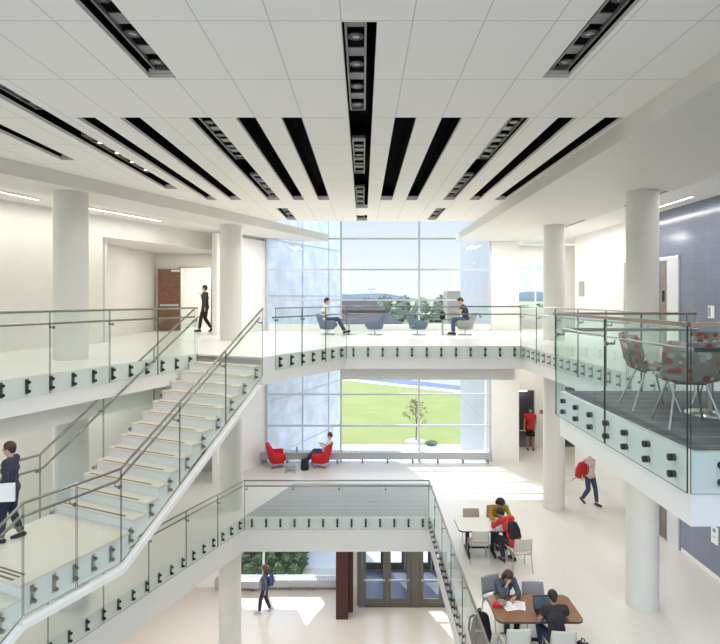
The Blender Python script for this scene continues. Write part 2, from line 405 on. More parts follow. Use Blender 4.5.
for n, s in enumerate(slots):
    x0,x1,y0,y1,tr = s
    t = MB(); z0, z1 = TZ+.052, TZ+.34
    e = .012
    t.box(x0-e,x0,y0-e,y1+e,z0,z1); t.box(x1,x1+e,y0-e,y1+e,z0,z1); t.box(x0-e,x1+e,y0-e,y0,z0,z1)
    t.box(x0-e,x1+e,y0-e,y1+e,z1,z1+e); t.box(x0-e,x1+e,y1,y1+e,z0,z1)
    t.box(x0,x1,y1-.012,y1-.002,TZ+.055,TZ+.10,1)
    ob = t.build('ceiling_slot', [M['black'], M['tile']])
    side = 'left' if (x0+x1)/2 < -.3 else 'right'
    lab = None
    if not tr:
        order = {-4.02:'second', -3.42:'third'}
        lab = {-4.02:'black open ceiling slot beside the slot with warm lit lamps', -3.42:'black open ceiling slot two places left of a lamp slot, left half of ceiling',
               -1.79:'black open ceiling slot just right of the left lamp slot', -1.153:'black open ceiling slot left of the middle lamp slot, nearest to it',
               .448:'black open ceiling slot right of the middle lamp slot, nearest to it', 1.107:'black open ceiling slot second to the right of the middle lamp slot',
               2.74:'black open ceiling slot just right of the right lamp slot', 3.39:'black open ceiling slot along the right soffit edge', -5.53:'thin black ceiling slot farthest left, ending above left column'}[x0]
    else:
        lab = {(-.199,5.04):'long middle ceiling slot holding three lamp trays', (-.199,16.8):'short middle ceiling slot near the window',
               (2.06,3.2):'ceiling slot at the top right corner holding lamps', (2.06,7.71):'long right ceiling slot holding two lamp trays', (2.06,15.5):'short right ceiling slot near the window',
               (-2.456,3.2):'ceiling slot at the top left holding lamps', (-2.456,7.71):'long left ceiling slot holding two lamp trays', (-2.456,15.5):'short left ceiling slot near the window',
               (-4.58,3.2):'far left ceiling slot holding warm lit lamps'}[(x0,y0)]
    tag(ob, lab, 'ceiling slot', 'open slots in the tiled ceiling')
    for (ty0, ty1) in tr:
        w0, w1 = (x0+.02, x0+.235) if x0 > -1 and x0 < 0 else ((x1-.225, x1-.02) if x0 > 0 else (x0+.07, x1-.02))
        zt = TZ+.075
        lit = x0 < -4 and ty0 > 8
        pos = 'near' if ty0 < 7 else ('middle' if ty0 < 11 else 'far')
        sl = 'middle' if -1 < x0 < 0 else ('right' if x0 > 0 else ('left' if x0 > -4 else 'far left'))
        lab = {('middle',5.06):'grey tray of four round downlights, nearest in the middle slot', ('middle',8.98):'grey tray of downlights, second in the middle slot',
               ('middle',12.9):'grey tray of downlights, third in the middle slot', ('middle',16.82):'short grey lamp tray in the middle slot by the window',
               ('right',3.7):'dark lamp tray cut by the top right picture edge', ('right',7.73):'lamp tray at the near end of the long right slot', ('right',11.6):'lamp tray at the far end of the long right slot', ('right',15.52):'small lamp tray in the right slot by the window',
               ('left',3.7):'dark lamp tray cut by the top left picture edge', ('left',7.73):'lamp tray at the near end of the long left slot', ('left',11.6):'lamp tray at the far end of the long left slot', ('left',15.52):'small lamp tray in the left slot by the window',
               ('far left',5.0):'dark unlit lamp tray at the left picture edge', ('far left',8.8):'lamp tray with four warm glowing lamps'}[(sl,ty0)]
        cx, cy = (w0+w1)/2, (ty0+ty1)/2
        root = thing('downlight_tray', lab, 'ceiling light', (cx,cy,zt), 0, 'lamp trays in the ceiling slots')
        fr = MB(); hw = (w1-w0)/2; hl = (ty1-ty0)/2; g = .022
        fr.box(-hw,-hw+g,-hl,hl,0,.05); fr.box(hw-g,hw,-hl,hl,0,.05); fr.box(-hw+g,hw-g,-hl,-hl+g,0,.05); fr.box(-hw+g,hw-g,hl-g,hl,0,.05)
        fr.build('tray_frame', M['tray'], root)
        bk = MB(); bk.box(-hw+g,hw-g,-hl+g,hl-g,.045,.055); bk.build('tray_back', M['black'], root)
        N = 4 if ty1-ty0 > 2.4 else (3 if ty1-ty0 > 2 else 2)
        for i in range(N):
            yy = -hl+(i+.5)*2*hl/N; hh = hl/N
            rf = MB(); rf.box(-hw+g+.003,hw-g-.003,yy-hh*.72,yy-hh*.12,.030,.042)
            rf.build('reflector_plate', M['tray'], root)
            lp = MB(); lp.lathe([(.082,0),(.085,.02),(.07,.034),(.055,.034)], (0,yy+hh*.30,-.004), 18, 0)
            l = lp.build('lamp_ring', M['dark_metal'], root)
            ln = MB(); ln.lathe([(.0001,-.004),(.04,-.003),(.045,.006),(.04,.012)], (0,yy+hh*.30,-.004), 14, 0)
            ln.build('lamp_lens', M['lamp_on'] if lit else M['lens'], l)
# soffits
b = MB(); b.box(3.69,6.5,-1,WY,13.75,TZ-.002); struct(b.build('ceiling', M['soffit']), 'right hand soffit carried past the columns')
d = V3((-1.35+6.53, WY-9.9, 0)).normalized(); p0 = V3((-1.35,WY,0)); p1 = p0 - d*24
nrm = V3((-d.y, d.x, 0)); q0 = V3((-2.75,WY,0)); q1 = p1 + nrm*1.22
b = MB(); b.prism([xy(p0), xy(p1), xy(q1), xy(q0)], 13.75, TZ-.002); struct(b.build('ceiling', M['soffit']), 'slanting left hand soffit over the left column')
b = MB(); b.prism([(q0.x-.01,q0.y), (q1.x-.02,q1.y), (-14,q1.y), (-14,24.6), (-4.6,24.6), (-4.6,22.0), (-2.76,22.0)], 13.87, TZ-.01); struct(b.build('ceiling', M['white']), 'left hand ceiling over the upper landing')
b = MB(); b.box(6.5,10.6,-1,24.6,13.86,TZ-.01); b.box(5.2,6.5,WY,24.6,13.75,TZ-.01); struct(b.build('ceiling', M['white']), 'right hand ceiling along the blue wall')
def linlight(p, q, z, label, w=.07):
    p = V3((p[0],p[1],0)); q = V3((q[0],q[1],0)); c = (p+q)/2
    r = thing('linear_light', label, 'ceiling light', (c.x,c.y,z-.05), 0, 'linear ceiling lights')
    h = MB(); h.bar((p.x,p.y,z-.02),(q.x,q.y,z-.02), w+.03, .04); h.build('housing', M['white'], r, off=(c.x,c.y,z-.05))
    l = MB(); l.bar((p.x,p.y,z-.043),(q.x,q.y,z-.043), w, .006); l.build('diffuser', M['linear_on'], r, off=(c.x,c.y,z-.05))
linlight((-8.2,11.2),(-7.73,13.08),13.87,'white linear light left of the left column',.05)
linlight((-7.14,14.24),(-6.14,16.64),13.87,'white linear light right of the left column',.05)
linlight((7.55,12.6),(7.55,14.1),13.86,'short linear light beside the right column top',.05)
# slot diffusers (thin dark slots) at soffit edges
b = MB(); b.box(6.35,6.42,11.6,13.4,13.738,13.75); tag(b.build('air_slot', M['signgrey']), 'thin dark air slot beside the right near column top', 'air vent', 'air slots in the soffits')
b = MB(); b.box(6.35,6.42,15.9,17.6,13.738,13.75); tag(b.build('air_slot', M['signgrey']), 'thin dark air slot between the two right columns', 'air vent', 'air slots in the soffits')

# columns ----------------------------------------------------------
def column(x, y, z0, z1, label, r=.32):
    c = MB(); c.cyl((x,y,z0),(x,y,z1), r, r, 40); return tag(c.build('column', M['column']), label, 'column', 'round white columns')
column(5.92,11.66,L2,9.56,'round white column on the middle floor beneath the carpeted balcony side, right'); column(5.92,11.66,L3,13.75,'round white column on the upper floor beside the blue wall')
column(5.92,17.05,L2,9.56,'round white column on the middle floor behind the walking person with red bag'); column(5.92,17.05,L3,13.75,'round white column on the upper floor by the narrow window')
column(-6.24,11.75,L2,9.56,'round white column behind the stair landing, lower part', .34); column(-6.24,11.75,L3,13.75,'round white column on the upper left balcony', .34)
column(-4.09,17.05,L2,9.56,'round white column on the middle floor left of the red chairs', .34); column(-4.09,17.05,L3,13.75,'round white column at the top of the stairs', .34)
column(-4.12,17.05,L1,4.05,'round white column on the ground floor left of the entrance', .34)

# walls ------------------------------------------------------------
def wall(name, label, p, q, z0, z1, mat, t=.15, side=1):
    d = unit(p,q); n = V3((-d.y,d.x,0))*(t*side); p = V3((*p,0)) if len(p)==2 else p; q = V3((*q,0)) if len(q)==2 else q
    b = MB(); b.prism([xy(p), xy(q), xy(q+n), xy(p+n)], z0, z1); return struct(b.build(name, mat), label)
# right wall X = 8.17
RX = 8.17
b = MB(); b.box(RX,RX+.25,16.3,21.2,L2,13.86); struct(b.build('wall_right', M['white']), 'white right wall beyond the lifts')
b = MB(); b.box(RX,RX+.25,-1,16.3,L2,13.86); struct(b.build('wall_blue', M['blue']), 'blue tiled right wall')
b = MB(); b.box(RX,RX+.25,-1,21.2,0,4.05); b.box(-12.5,-12.2,-1,22,0,4.05); struct(b.build('wall_ground', M['white']), 'ground floor side walls')
b = MB(); b.box(RX-.012,RX-.001,-1,14.1,L2,L2+.1); b.box(RX-.012,RX-.001,16.3,21.2,L2,L2+.1); struct(b.build('baseboard_right', M['slab']), 'pale skirting of the right wall')
# pier right of window and recess behind
b = MB(); b.box(5.22,6.18,WY-.1,24.0,L2,9.56); b.box(5.22,6.18,WY-.1,24.0,L3,13.75); struct(b.build('wall_pier', M['white']), 'white pier right of the big window')
b = MB()   # back wall of recess, middle level with two openings
y0, y1 = 24.0, 24.15
for x0, x1, za, zb in ((6.18,6.80,L2,9.56),(6.80,7.50,7.47,9.56),(7.50,8.72,L2,9.56),(8.72,9.35,7.6,9.56),(9.35,10.5,L2,9.56)): b.box(x0,x1,y0,y1,za,zb)
b.box(10.4,10.5,21.2,24.0,L2,9.56); b.box(RX+.25,10.4,21.1,21.2,L2,9.56)
struct(b.build('wall_recess', M['warm_white']), 'wall with doorways right of the big window')
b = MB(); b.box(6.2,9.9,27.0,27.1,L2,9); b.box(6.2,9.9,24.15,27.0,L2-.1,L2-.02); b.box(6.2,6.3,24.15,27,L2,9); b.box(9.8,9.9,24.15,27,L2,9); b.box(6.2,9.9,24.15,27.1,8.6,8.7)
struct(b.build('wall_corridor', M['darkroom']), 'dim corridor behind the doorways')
b = MB(); b.box(6.5,7.9,26.5,26.56,7.0,7.28); tag(b.build('corridor_lamp', M['linear_on']), 'bright strip high up inside the dim doorway', 'light')
# upper recess: narrow window
b = MB(); b.box(6.18,10.4,23.6,23.75,13.05,13.75); b.box(6.18,10.4,23.6,23.75,L3,11.02); b.box(8.65,10.4,23.6,23.75,11.0,13.05); b.box(10.4,10.5,21.2,24.0,L3,13.75); b.box(RX+.25,10.4,21.1,21.2,L3,13.75)
struct(b.build('wall_recess', M['warm_white']), 'upper recess wall around the narrow window')
w = thing('window_4', 'narrow upper window right of the white pier', 'window', (7.4,23.68,11.02)); w['kind'] = 'structure'
f = MB(); f.box(6.2,8.65,23.64,23.72,12.93,13.05); f.box(6.2,8.65,23.64,23.72,11.02,11.07)
for x in (6.2,7.4,8.6): f.box(x,x+.05,23.64,23.72,11.07,12.93)
f.build('window_frame', M['wframe'], w, off=w.location)
f = MB(); f.box(6.2,8.65,23.675,23.685,11.07,12.93); f.build('pane', M['pane'], w, off=w.location)
# left walls, upper level
WL0 = V3((-7.52,15.9,0)); WLa = WL0 - U*9.0
wall('wall_left', 'white wall of the upper left gallery', WLa, WL0, L3, 13.87, M['warm_white'])
b = MB(); b.box(-8.45,-8.3,16.3,22.0,L3,13.3); b.box(-8.45,-7.6,16.2,16.35,L3,13.3); struct(b.build('wall_recess', M['warm_white']), 'recessed wall beside the upper brown door')
e0 = WL0; e1 = V3((-4.95,21.7,0)); b = MB(); b.prism([xy(e0), xy(e1), (-4.95,22.0), (-8.3,22.0), (-8.3,16.3)], 13.27, 13.87); struct(b.build('trim_2', M['warm_white']), 'dropped bulkhead before the brown door')
b = MB(); b.box(-9.0,-7.28,22.0,22.15,L3,13.3); b.box(-7.28,-6.08,22.0,22.15,12.7,13.3); b.box(-6.08,-3.9,22.0,22.15,L3,13.87)
struct(b.build('wall_door', M['warm_white']), 'wall with the open brown door')
b = MB(); b.box(-9,-4.5,24.5,24.6,L3,13.8); b.box(-5.2,-5.1,22.15,24.5,L3,13.8); b.box(-8.9,-8.8,22.15,24.5,L3,13.8); b.box(-9,-4.5,22.15,24.6,13.3,13.4); struct(b.build('wall_beyond', M['white']), 'room seen through the open brown door')
wp = V3((-3.84,WY,0)); wq = wp - U*3.05
for z0, z1 in ((L2,9.56),(L3,13.75)): wall('wall_return', 'slanting wall left of the big window, %s level' % ('middle' if z0 < 6 else 'upper'), wq, wp, z0, z1, M['white'], .2, 1)
# left wall, middle level
wall('wall_left', 'cream wall under the upper left gallery', (-11.5,7.0), (-6.6,22.0), L2, 9.56, M['warm_white'])
wall('wall_back', 'middle floor back wall left of the window', (-9.0,23.9), (-3.9,23.9), L2, 9.56, M['warm_white'])
# brown door
dr = thing('door_5', 'brown wooden door standing open on the upper floor', 'door', (-7.28,21.98,L3), R(180+14)); dr['kind'] = 'structure'
l = MB(); l.box(0,.86,-.025,.025,.01,2.45); l.build('door_leaf', M['wood'], dr, bevel=.004)
l = MB(); l.box(.08,.78,.03,.07,.98,1.05); l.box(.1,.14,.025,.05,.97,1.06); l.box(.72,.76,.025,.05,.97,1.06); l.build('push_bar', M['steel'], dr)
l = MB(); l.box(.03,.36,.03,.09,2.34,2.42); l.build('door_closer', M['steel'], dr)
l = MB(); l.box(.858,.874,-.027,.027,.01,2.45); l.build('edge_strip', pbr('brass_edge',(.45,.33,.12),.4,.6), dr)
b = MB(); b.box(-7.33,-7.28,21.95,22.0,L3,12.75); b.box(-6.08,-6.03,21.95,22.0,L3,12.75); b.box(-7.33,-6.03,21.95,22.0,12.7,12.75); struct(b.build('trim_3', M['steel']), 'steel frame of the upper doorway')

# big window: one per storey -----------------------------------------
MX = [-3.82, -.876, 2.23, 5.05]
def window(name, label, z0, z1, rows, xs_, y, fm, wfm=None, th=.07):
    w = thing(name, label, 'window', ((xs_[0]+xs_[-1])/2, y, z0)); w['kind'] = 'structure'
    for x in xs_:
        f = MB(); f.box(x-th/2,x+th/2,y-.09,y+.06,z0,z1); f.build('mullion', fm, w, off=w.location)
    for z in rows:
        f = MB()
        for i in range(len(xs_)-1): f.box(xs_[i]+th/2,xs_[i+1]-th/2,y-.05,y+.05,z-.032,z+.032)
        f.build('transom', fm, w, off=w.location)
    rr = [z0]+list(rows)+[z1]
    for i in range(len(xs_)-1):
        for j in range(len(rr)-1):
            if rr[j+1]-rr[j] < .15: continue
            p = MB(); p.box(xs_[i]+th/2,xs_[i+1]-th/2,y-.005,y+.005,rr[j]+.03,rr[j+1]-.03); p.build('pane', M['pane'], w, off=w.location)
    return w
window('window_1', 'tall upper window overlooking trees and brick buildings', L3, 14.9, [10.23,11.42,12.63,13.86], MX, WY, M['frame'])
window('window_2', 'wide middle window overlooking the green lawn', L2, 9.56, [5.4,6.42,7.67,8.92], MX, WY, M['frame'])
b = MB(); b.box(-3.9,5.2,WY-.02,WY+.08,9.56,L3); struct(b.build('trim_4', M['slab']), 'spandrel between the two big windows')
b = MB(); b.box(5.09,5.22,WY-.12,WY+.05,L2,9.56); b.box(5.09,5.22,WY-.12,WY+.05,L3,14.9); b.box(4.85,4.9,WY-.1,WY+.06,L2,9.56); struct(b.build('trim_5', M['wframe']), 'white jamb right of the big window')
window('window_3', 'ground floor window with shrubs outside', .35, 4.05, [.42,3.2], [-5.1,-3.95,-.95], WY, M['wframe'])
b = MB(); b.box(-12.2,-5.1,WY-.05,WY+.1,0,4.05); b.box(-5.1,-.95,WY-.05,WY+.1,0,.35); b.box(-.95,-.2,WY-.05,WY+.1,0,4.05); struct(b.build('wall_front', M['white']), 'ground floor wall around the window')

# entrance doors ------------------------------------------------------
def entry(name, label, x0, x1, y, hh=2.35, pull=-1):
    d = thing(name, label, 'door', ((x0+x1)/2,y,0)); d['kind'] = 'structure'; off = d.location
    s = .19; f = MB()
    f.box(x0,x0+s*.75,y-.03,y+.03,.01,hh); f.box(x1-s*.75,x1,y-.03,y+.03,.01,hh); f.box(x0+s*.75,x1-s*.75,y-.03,y+.03,.01,.30); f.box(x0+s*.75,x1-s*.75,y-.03,y+.03,hh-.16,hh)
    f.build('door_leaf', M['door_frame'], d, off=off, bevel=.004)
    g = MB(); g.box(x0+s*.75,x1-s*.75,y-.006,y+.006,.30,hh-.16); g.build('pane', M['pane'], d, off=off)
    h = MB(); h.bar((x0+.05,y+pull*.075,1.02),(x1-.05,y+pull*.075,1.02),.05,.055); h.box(x0+.06,x0+.1,y+pull*.05-.02,y+pull*.05+.02,.99,1.05); h.box(x1-.1,x1-.06,y+pull*.05-.02,y+pull*.05+.02,.99,1.05)
    h.build('push_bar', M['steel'], d, off=off); return d
DY = 20.5
b = MB()
b.box(-.16,-.04,DY-.07,DY+.07,0,4.0); b.box(1.78,2.10,DY-.07,DY+.07,0,4.0); b.box(3.84,3.96,DY-.07,DY+.07,0,4.0)
b.box(-.14,3.9,DY-.05,DY+.05,2.36,2.48); b.box(.02,1.78,DY-.06,DY+.06,0,.01); b.box(2.1,3.84,DY-.06,DY+.06,0,.01)
struct(b.build('trim_6', M['door_frame']), 'bronze frame of the inner entrance doors')
entry('door_1','leftmost inner entrance door with bronze frame', -.03,.885,DY); entry('door_2','second inner entrance door from the left', .895,1.77,DY)
entry('door_3','third inner entrance door, right of the thick post', 2.11,2.97,DY); entry('door_4','inner entrance door half behind the well railing', 2.98,3.83,DY)
b = MB(); b.box(.0,3.86,DY-.004,DY+.004,2.48,4.05); struct(b.build('window_5', M['pane']), 'glass above the entrance doors')
OY = 23.3
b = MB()
for x in (-.14,1.80,3.86): b.box(x-.02,x+.10,OY-.07,OY+.07,0,4.05)
b.box(-.14,3.9,OY-.05,OY+.05,2.36,2.48); struct(b.build('trim_7', M['door_frame']), 'bronze frame of the outer entrance doors')
entry('door_6','outer entrance door seen through the leftmost inner door', -.03,.885,OY,pull=-1); entry('door_7','outer entrance door seen through the second inner door', .895,1.77,OY,pull=-1)
entry('door_8','outer entrance door seen through the third inner door', 1.92,2.88,OY,pull=-1); entry('door_9','outer entrance door at the right end', 2.89,3.83,OY,pull=-1)
b = MB(); b.box(-.22,-.14,DY+.1,OY,0,4.05); b.box(3.96,4.05,DY+.1,OY,0,4.05); struct(b.build('wall_vestibule', pbr('slate_panel',(.20,.23,.29),.35,noise=.1)), 'vestibule side walls')
b = MB(); b.box(-.12,3.9,DY+.1,OY-.1,.0,.012); tag(b.build('vestibule_mat', pbr('vestibule_mat_blue',(.13,.15,.22),.35,noise=.1)), 'thin vestibule floor sheet with reflected sky blue in its colour', 'mat')  # sky reflected on the vestibule floor, put into this sheet's blue
b = MB(); b.box(3.96,8.17,DY-.05,DY+.1,0,4.05); struct(b.build('wall_entrance', M['white']), 'wall right of the entrance')
b = MB(); b.box(-.97,-.53,19.66,20.35,0,4.05); b.box(-.53,-.36,20.1,20.35,0,4.05)
tag(b.build('portal_panel', M['maroon'], bevel=.006), 'tall maroon panel pylon left of the entrance doors', 'pylon')

# lifts ----------------------------------------------------------------
liftm = pbr('lift_bronze', (.30,.265,.23), .3, .8, noise=.2, nscale=4)
brightm = pbr('bright_steel', (.80,.80,.80), .25, .6, noise=.06)
def lift(z, label):
    r = thing('elevator', label, 'elevator', (RX,15.0,z)); off = r.location; H = 2.3 if z > 8 else 2.35
    f = MB(); f.box(RX-.05,RX-.002,14.17,14.70,z,z+H); f.box(RX-.05,RX-.002,16.05,16.28,z,z+H); f.box(RX-.06,RX-.002,14.17,16.28,z+H,z+H+.1)
    f.build('lift_surround', brightm, r, off=off, bevel=.004)
    for y0, y1 in ((14.71,15.06),(15.08,16.04)):
        d = MB(); d.box(RX-.03,RX-.004,y0,y1,z,z+H-.01); d.build('lift_door', liftm, r, off=off)
    p = MB(); p.box(RX-.045,RX-.031,14.86,14.95,z+1.2,z+1.5); p.build('call_panel', M['black_fabric'], r, off=off)
lift(L3,'lift on the upper floor beside the right column'); lift(L2,'lift on the middle floor right of the right column')

# signs ------------------------------------------------------------------
r = thing('wall_sign', 'small white sign on the upper blue wall', 'sign', (RX,12.9,11.0))
s = MB(); s.box(RX-.02,RX-.001,12.78,13.0,11.03,11.32); s.build('plate', M['signwhite'], r, off=r.location)
s = MB(); s.box(RX-.024,RX-.02,12.9,12.98,11.06,11.29); s.build('grey_strip', M['signgrey'], r, off=r.location)
r = thing('wall_sign', 'white sign with dark pictogram on the lower blue wall', 'sign', (RX,12.75,5.8))
s = MB(); s.box(RX-.02,RX-.001,12.64,12.88,5.80,6.20); s.build('plate', M['signwhite'], r, off=r.location)
s = MB(); s.box(RX-.026,RX-.02,12.71,12.81,6.07,6.15); s.build('pictogram', M['signgrey'], r, off=r.location)
s = MB(); s.box(RX-.026,RX-.02,12.70,12.82,5.95,5.965); s.build('text_line', M['signgrey'], r, off=r.location)
b = MB(); b.box(RX-.03,RX-.001,20.3,20.75,11.58,12.12); tag(b.build('wall_panel', pbr('panel_grey',(.40,.38,.38),.3,noise=.1)), 'grey framed panel on the upper white wall', 'panel')
b = MB(); b.box(RX-.02,RX-.001,16.95,17.2,L3,12.6); tag(b.build('door_edge', pbr('panel_dark',(.42,.41,.39),.5,noise=.1)), 'narrow grey door edge left of the upper right column', 'door')
b = MB(); b.box(RX-.02,RX-.001,16.75,16.95,L2,7.3); tag(b.build('door_edge', pbr('panel_dark2',(.30,.24,.22),.5,noise=.1)), 'narrow dark door edge left of the lower right column', 'door')
r = thing('exit_plate', 'small green and red plate beside the doorway', 'sign', (7.82,23.98,6.5))
s = MB(); s.box(7.70,7.95,23.97,23.999,6.45,6.62); s.build('plate', M['signgrey'], r, off=r.location)
s = MB(); s.box(7.83,7.95,23.965,23.97,6.47,6.55); s.build('green_patch', M['green'], r, off=r.location)
s = MB(); s.box(7.72,7.82,23.965,23.97,6.55,6.61); s.build('red_patch', M['red_fabric'], r, off=r.location)

# radiator benches --------------------------------------------------------
def bench(x0, x1, z, label, y0=21.56, y1=21.81):
    c = (x0+x1)/2; r = thing('radiator_bench', label, 'radiator', (c,(y0+y1)/2,z)); off = r.location
    b = MB(); b.box(x0,x1,y0,y1,z+.16,z+.40); b.build('cabinet', M['bench'], r, off=off, bevel=.006)
    t = MB(); t.box(x0,x1,y0-.01,y1,z+.40,z+.44); t.build('top_grille', M['radiator'], r, off=off)
    n = max(2, int((x1-x0)/.93)+1)
    for i in range(n):
        x = x0+.08+(x1-x0-.16)*i/(n-1)
        l = MB(); l.box(x-.035,x+.035,y0+.05,y1-.05,z,z+.16); l.build('foot', M['signgrey'], r, off=off)
bench(-4.05,5.0,L2,'long grey radiator bench under the lawn window')
bench(-3.95,-1.0,L1,'grey radiator bench under the ground floor window')
r = thing('radiator_bench','angled grey radiator bench left of the ground floor window','radiator',(-4.6,21.9,0))
b = MB(); b.bar((-5.8,21.66,.28),(-4.05,21.6,.28),.3,.24); b.build('cabinet', M['bench'], r, off=r.location)
b = MB(); b.bar((-5.8,21.66,.42),(-4.05,21.6,.42),.32,.04); b.build('top_grille', M['radiator'], r, off=r.location)
for k in (.15,.85):
    b = MB(); x = -5.9+1.85*k; y = 22.0-.4*k; b.box(x-.03,x+.03,y-.08,y+.08,0,.16); b.build('foot', M['signgrey'], r, off=r.location)
b = MB(); b.box(-3.7,5.0,21.55,21.8,L3,L3+.26); tag(b.build('window_sill_box', M['white'], bevel=.006), 'low white box along the upper window', 'radiator')

r = thing('partition','low grey rounded partition behind the stairs, left of the column','partition',(-5.9,20.8,L2))
c_ = MB(); c_.prism(rrect(-.75,.42,-.16,.16,.12) if 'rrect' in globals() else [(-.75,-.16),(.42,-.16),(.42,.16),(-.75,.16)], 0, .66); c_.build('panel_body', pbr('partition_grey',(.33,.33,.35),.8,noise=.1), r)
c_ = MB(); c_.box(-.77,.44,-.18,.18,.66,.71); c_.build('top_cap', M['dark_metal'], r, bevel=.02)
# ================================================================== RAILINGS
def railing(name, label, segs, side=1, hgt=1.07, drop=.33, clip=.43, glass='glass', cap='tube', plen=1.27, rail_h=.86, hand=True, capm='rail', clipr=.028, off_=.048, ext=0.0, clipm='dark_metal', handm=None, capr=.021, glass_ext=0, zclip=(-.09,-.24), plate=None):
    """segs: list of (A,B,npanels,nclips); A,B are 3-D points on the floor edge; side=+1 outward is to the right of A->B"""
    A0 = V3(segs[0][0]); root = thing(name, label, 'railing', A0); org = V3(A0)
    def turn(d0, d1):
        cr = (d0.x*d1.y-d0.y*d1.x)*side
        if abs(cr) < .02: return 0.0
        return off_*math.tan(math.acos(max(-1,min(1,d0.dot(d1))))/2)*(1 if cr > 0 else -1)
    for si, (A,B,npan,ncl) in enumerate(segs):
        A = V3(A); B = V3(B); d = V3((B.x-A.x,B.y-A.y,0)); L = d.length; d.normalize()
        ea = turn(unit(segs[si-1][0],segs[si-1][1]), d) if si > 0 else 0.0
        eb = turn(d, unit(segs[si+1][0],segs[si+1][1])) if si < len(segs)-1 else 0.0
        n = V3((d.y,-d.x,0))*side
        slope = (B.z-A.z)/L
        def P(s, o, z): return A + d*s + n*o + V3((0,0,slope*s+z))
        g = .011
        for i in range(npan):
            s0 = L*i/npan+g-(ea if i == 0 else 0); s1 = L*(i+1)/npan-g+(eb if i == npan-1 else 0)
            b = MB(); t = .014
            b.hexa([P(s0,off_,-drop),P(s1,off_,-drop),P(s1,off_+t,-drop),P(s0,off_+t,-drop),P(s0,off_,hgt),P(s1,off_,hgt),P(s1,off_+t,hgt),P(s0,off_+t,hgt)], 0, 1)
            b.build('glass_panel', [M[glass], M['glass_edge']], root, off=org)
        for i in range(ncl):
            s = L*(i+.5)/ncl
            b = MB()
            c0 = P(s,.004,0)
            z0, z1 = zclip
            b.hexa([P(s-.028,.001,z1-.05),P(s+.028,.001,z1-.05),P(s+.028,.012,z1-.05),P(s-.028,.012,z1-.05),P(s-.028,.001,z0+.05),P(s+.028,.001,z0+.05),P(s+.028,.012,z0+.05),P(s-.028,.012,z0+.05)], 0)
            for z in zclip: b.cyl(P(s,.012,z), P(s,off_+.026,z), clipr, clipr, 12, 1)
            b.build('standoff_clip', [M[plate] if plate else M['clip_plate'], M[clipm]], root, off=org)
    # cap and handrail run through all segments
    capP = []; hp = []
    for k, (A,B,_,_) in enumerate(segs):
        A = V3(A); B = V3(B); d = unit(A,B); n = V3((d.y,-d.x,0))*side
        def corner(P_, dd0, dd1, o):
            n0 = V3((dd0.y,-dd0.x,0))*side; n1 = V3((dd1.y,-dd1.x,0))*side; m_ = (n0+n1).normalized(); return P_ + m_*(o/max(.5,m_.dot(n0)))
        dp = unit(segs[k-1][0], segs[k-1][1]) if k > 0 else d
        capP.append(corner(A, dp, d, off_+.007)+V3((0,0,hgt))); hp.append(corner(A, dp, d, off_-.075)+V3((0,0,rail_h)))
        if k == len(segs)-1:
            capP.append(corner(B, d, d, off_+.007)+V3((0,0,hgt))); hp.append(corner(B, d, d, off_-.075)+V3((0,0,rail_h)))
    b = MB()
    if cap == 'tube': b.tube(capP, capr, 10)
    else:
        for i in range(len(capP)-1): b.bar(capP[i]+V3((0,0,.01)), capP[i+1]+V3((0,0,.01)), .06, .035)
    b.build('top_rail', M[capm], root, off=org)
    if hand:
        b = MB(); b.tube(hp, .02, 10); b.build('handrail', M[handm or capm], root, off=org)
        for k, (A,B,npan,_) in enumerate(segs):
            A = V3(A); B = V3(B); d = unit(A,B); n = V3((d.y,-d.x,0))*side; L = V3((B.x-A.x,B.y-A.y,0)).length; sl = (B.z-A.z)/L
            for i in range(npan):
                s = L*(i+.02)/npan + .03
                q = A + d*s + V3((0,0,sl*s+rail_h)); c = MB()
                c.cyl(q+n*(off_-.075)+V3((0,0,-.02)), q+n*(off_-.075)+V3((0,0,-.07)), .009, .009, 8)
                c.cyl(q+n*(off_-.078)+V3((0,0,-.065)), q+n*(off_+.016)+V3((0,0,-.065)), .013, .013, 8)
                c.cyl(q+n*(off_+.014)+V3((0,0,-.065)), q+n*(off_+.032)+V3((0,0,-.065)), .03, .03, 12)
                c.build('handrail_bracket', M['rail'], root, off=org)
    return root
def z3(p, z): return V3((p[0],p[1],z))
G = None
Ls = S_i - U*9.9
railing('glass_railing','glass railing along the upper left balcony', [(z3(Ls,L3), z3(S_i-U*.02,L3), 8, 23)], 1)
railing('glass_railing','slanting glass railing from the stair top to the bridge', [(z3(V3(S_o)+(V3((*left_corner,0))-S_o).normalized()*.38,L3), z3(left_corner,L3), 3, 7)], 1, clip=.4, capr=.016)
railing('glass_railing','glass railing across the front of the bridge by the big window', [(z3((left_corner[0]+.03,far_edge),L3), z3((right_corner[0]-.02,far_edge),L3), 4, 12)], 1, capr=.02, plate='rail')
railing('glass_railing','glass railing along the upper right gallery behind the balcony', [(z3(right_corner,L3), z3((4.68,7.85),L3), 6, 20)], 1, capr=.016, capm='steel', plate='steel', clipr=.023, clipm='rail')
railing('balcony_railing','large glass railing with bronze cap around the carpeted balcony', [(z3((4.68,7.69),L3), z3((2.755,7.69),L3), 2, 4), (z3((2.755,7.69),L3), z3((2.755,4.62),L3), 2, 7), (z3((2.755,4.62),L3), z3((8.1,4.62),L3), 4, 11)], -1*-1, glass='glass2', cap='flat', capm='bronze', handm='steel', clipr=.032, off_=.042, clipm='dark_metal', plate='slab', zclip=(-.10,-.245))
railing('glass_railing','glass railing along the slanting left edge of the middle floor well', [(z3(V3((*ta,0)),L2), z3(tb,L2), 7, 22)], 1, hgt=1.11, rail_h=.92)
railing('glass_railing','glass railing across the far edge of the middle floor well', [(z3((tb[0]+.05,tb[1]),L2), z3((1.98,16.3),L2), 4, 13)], 1, hgt=1.11, rail_h=.92)
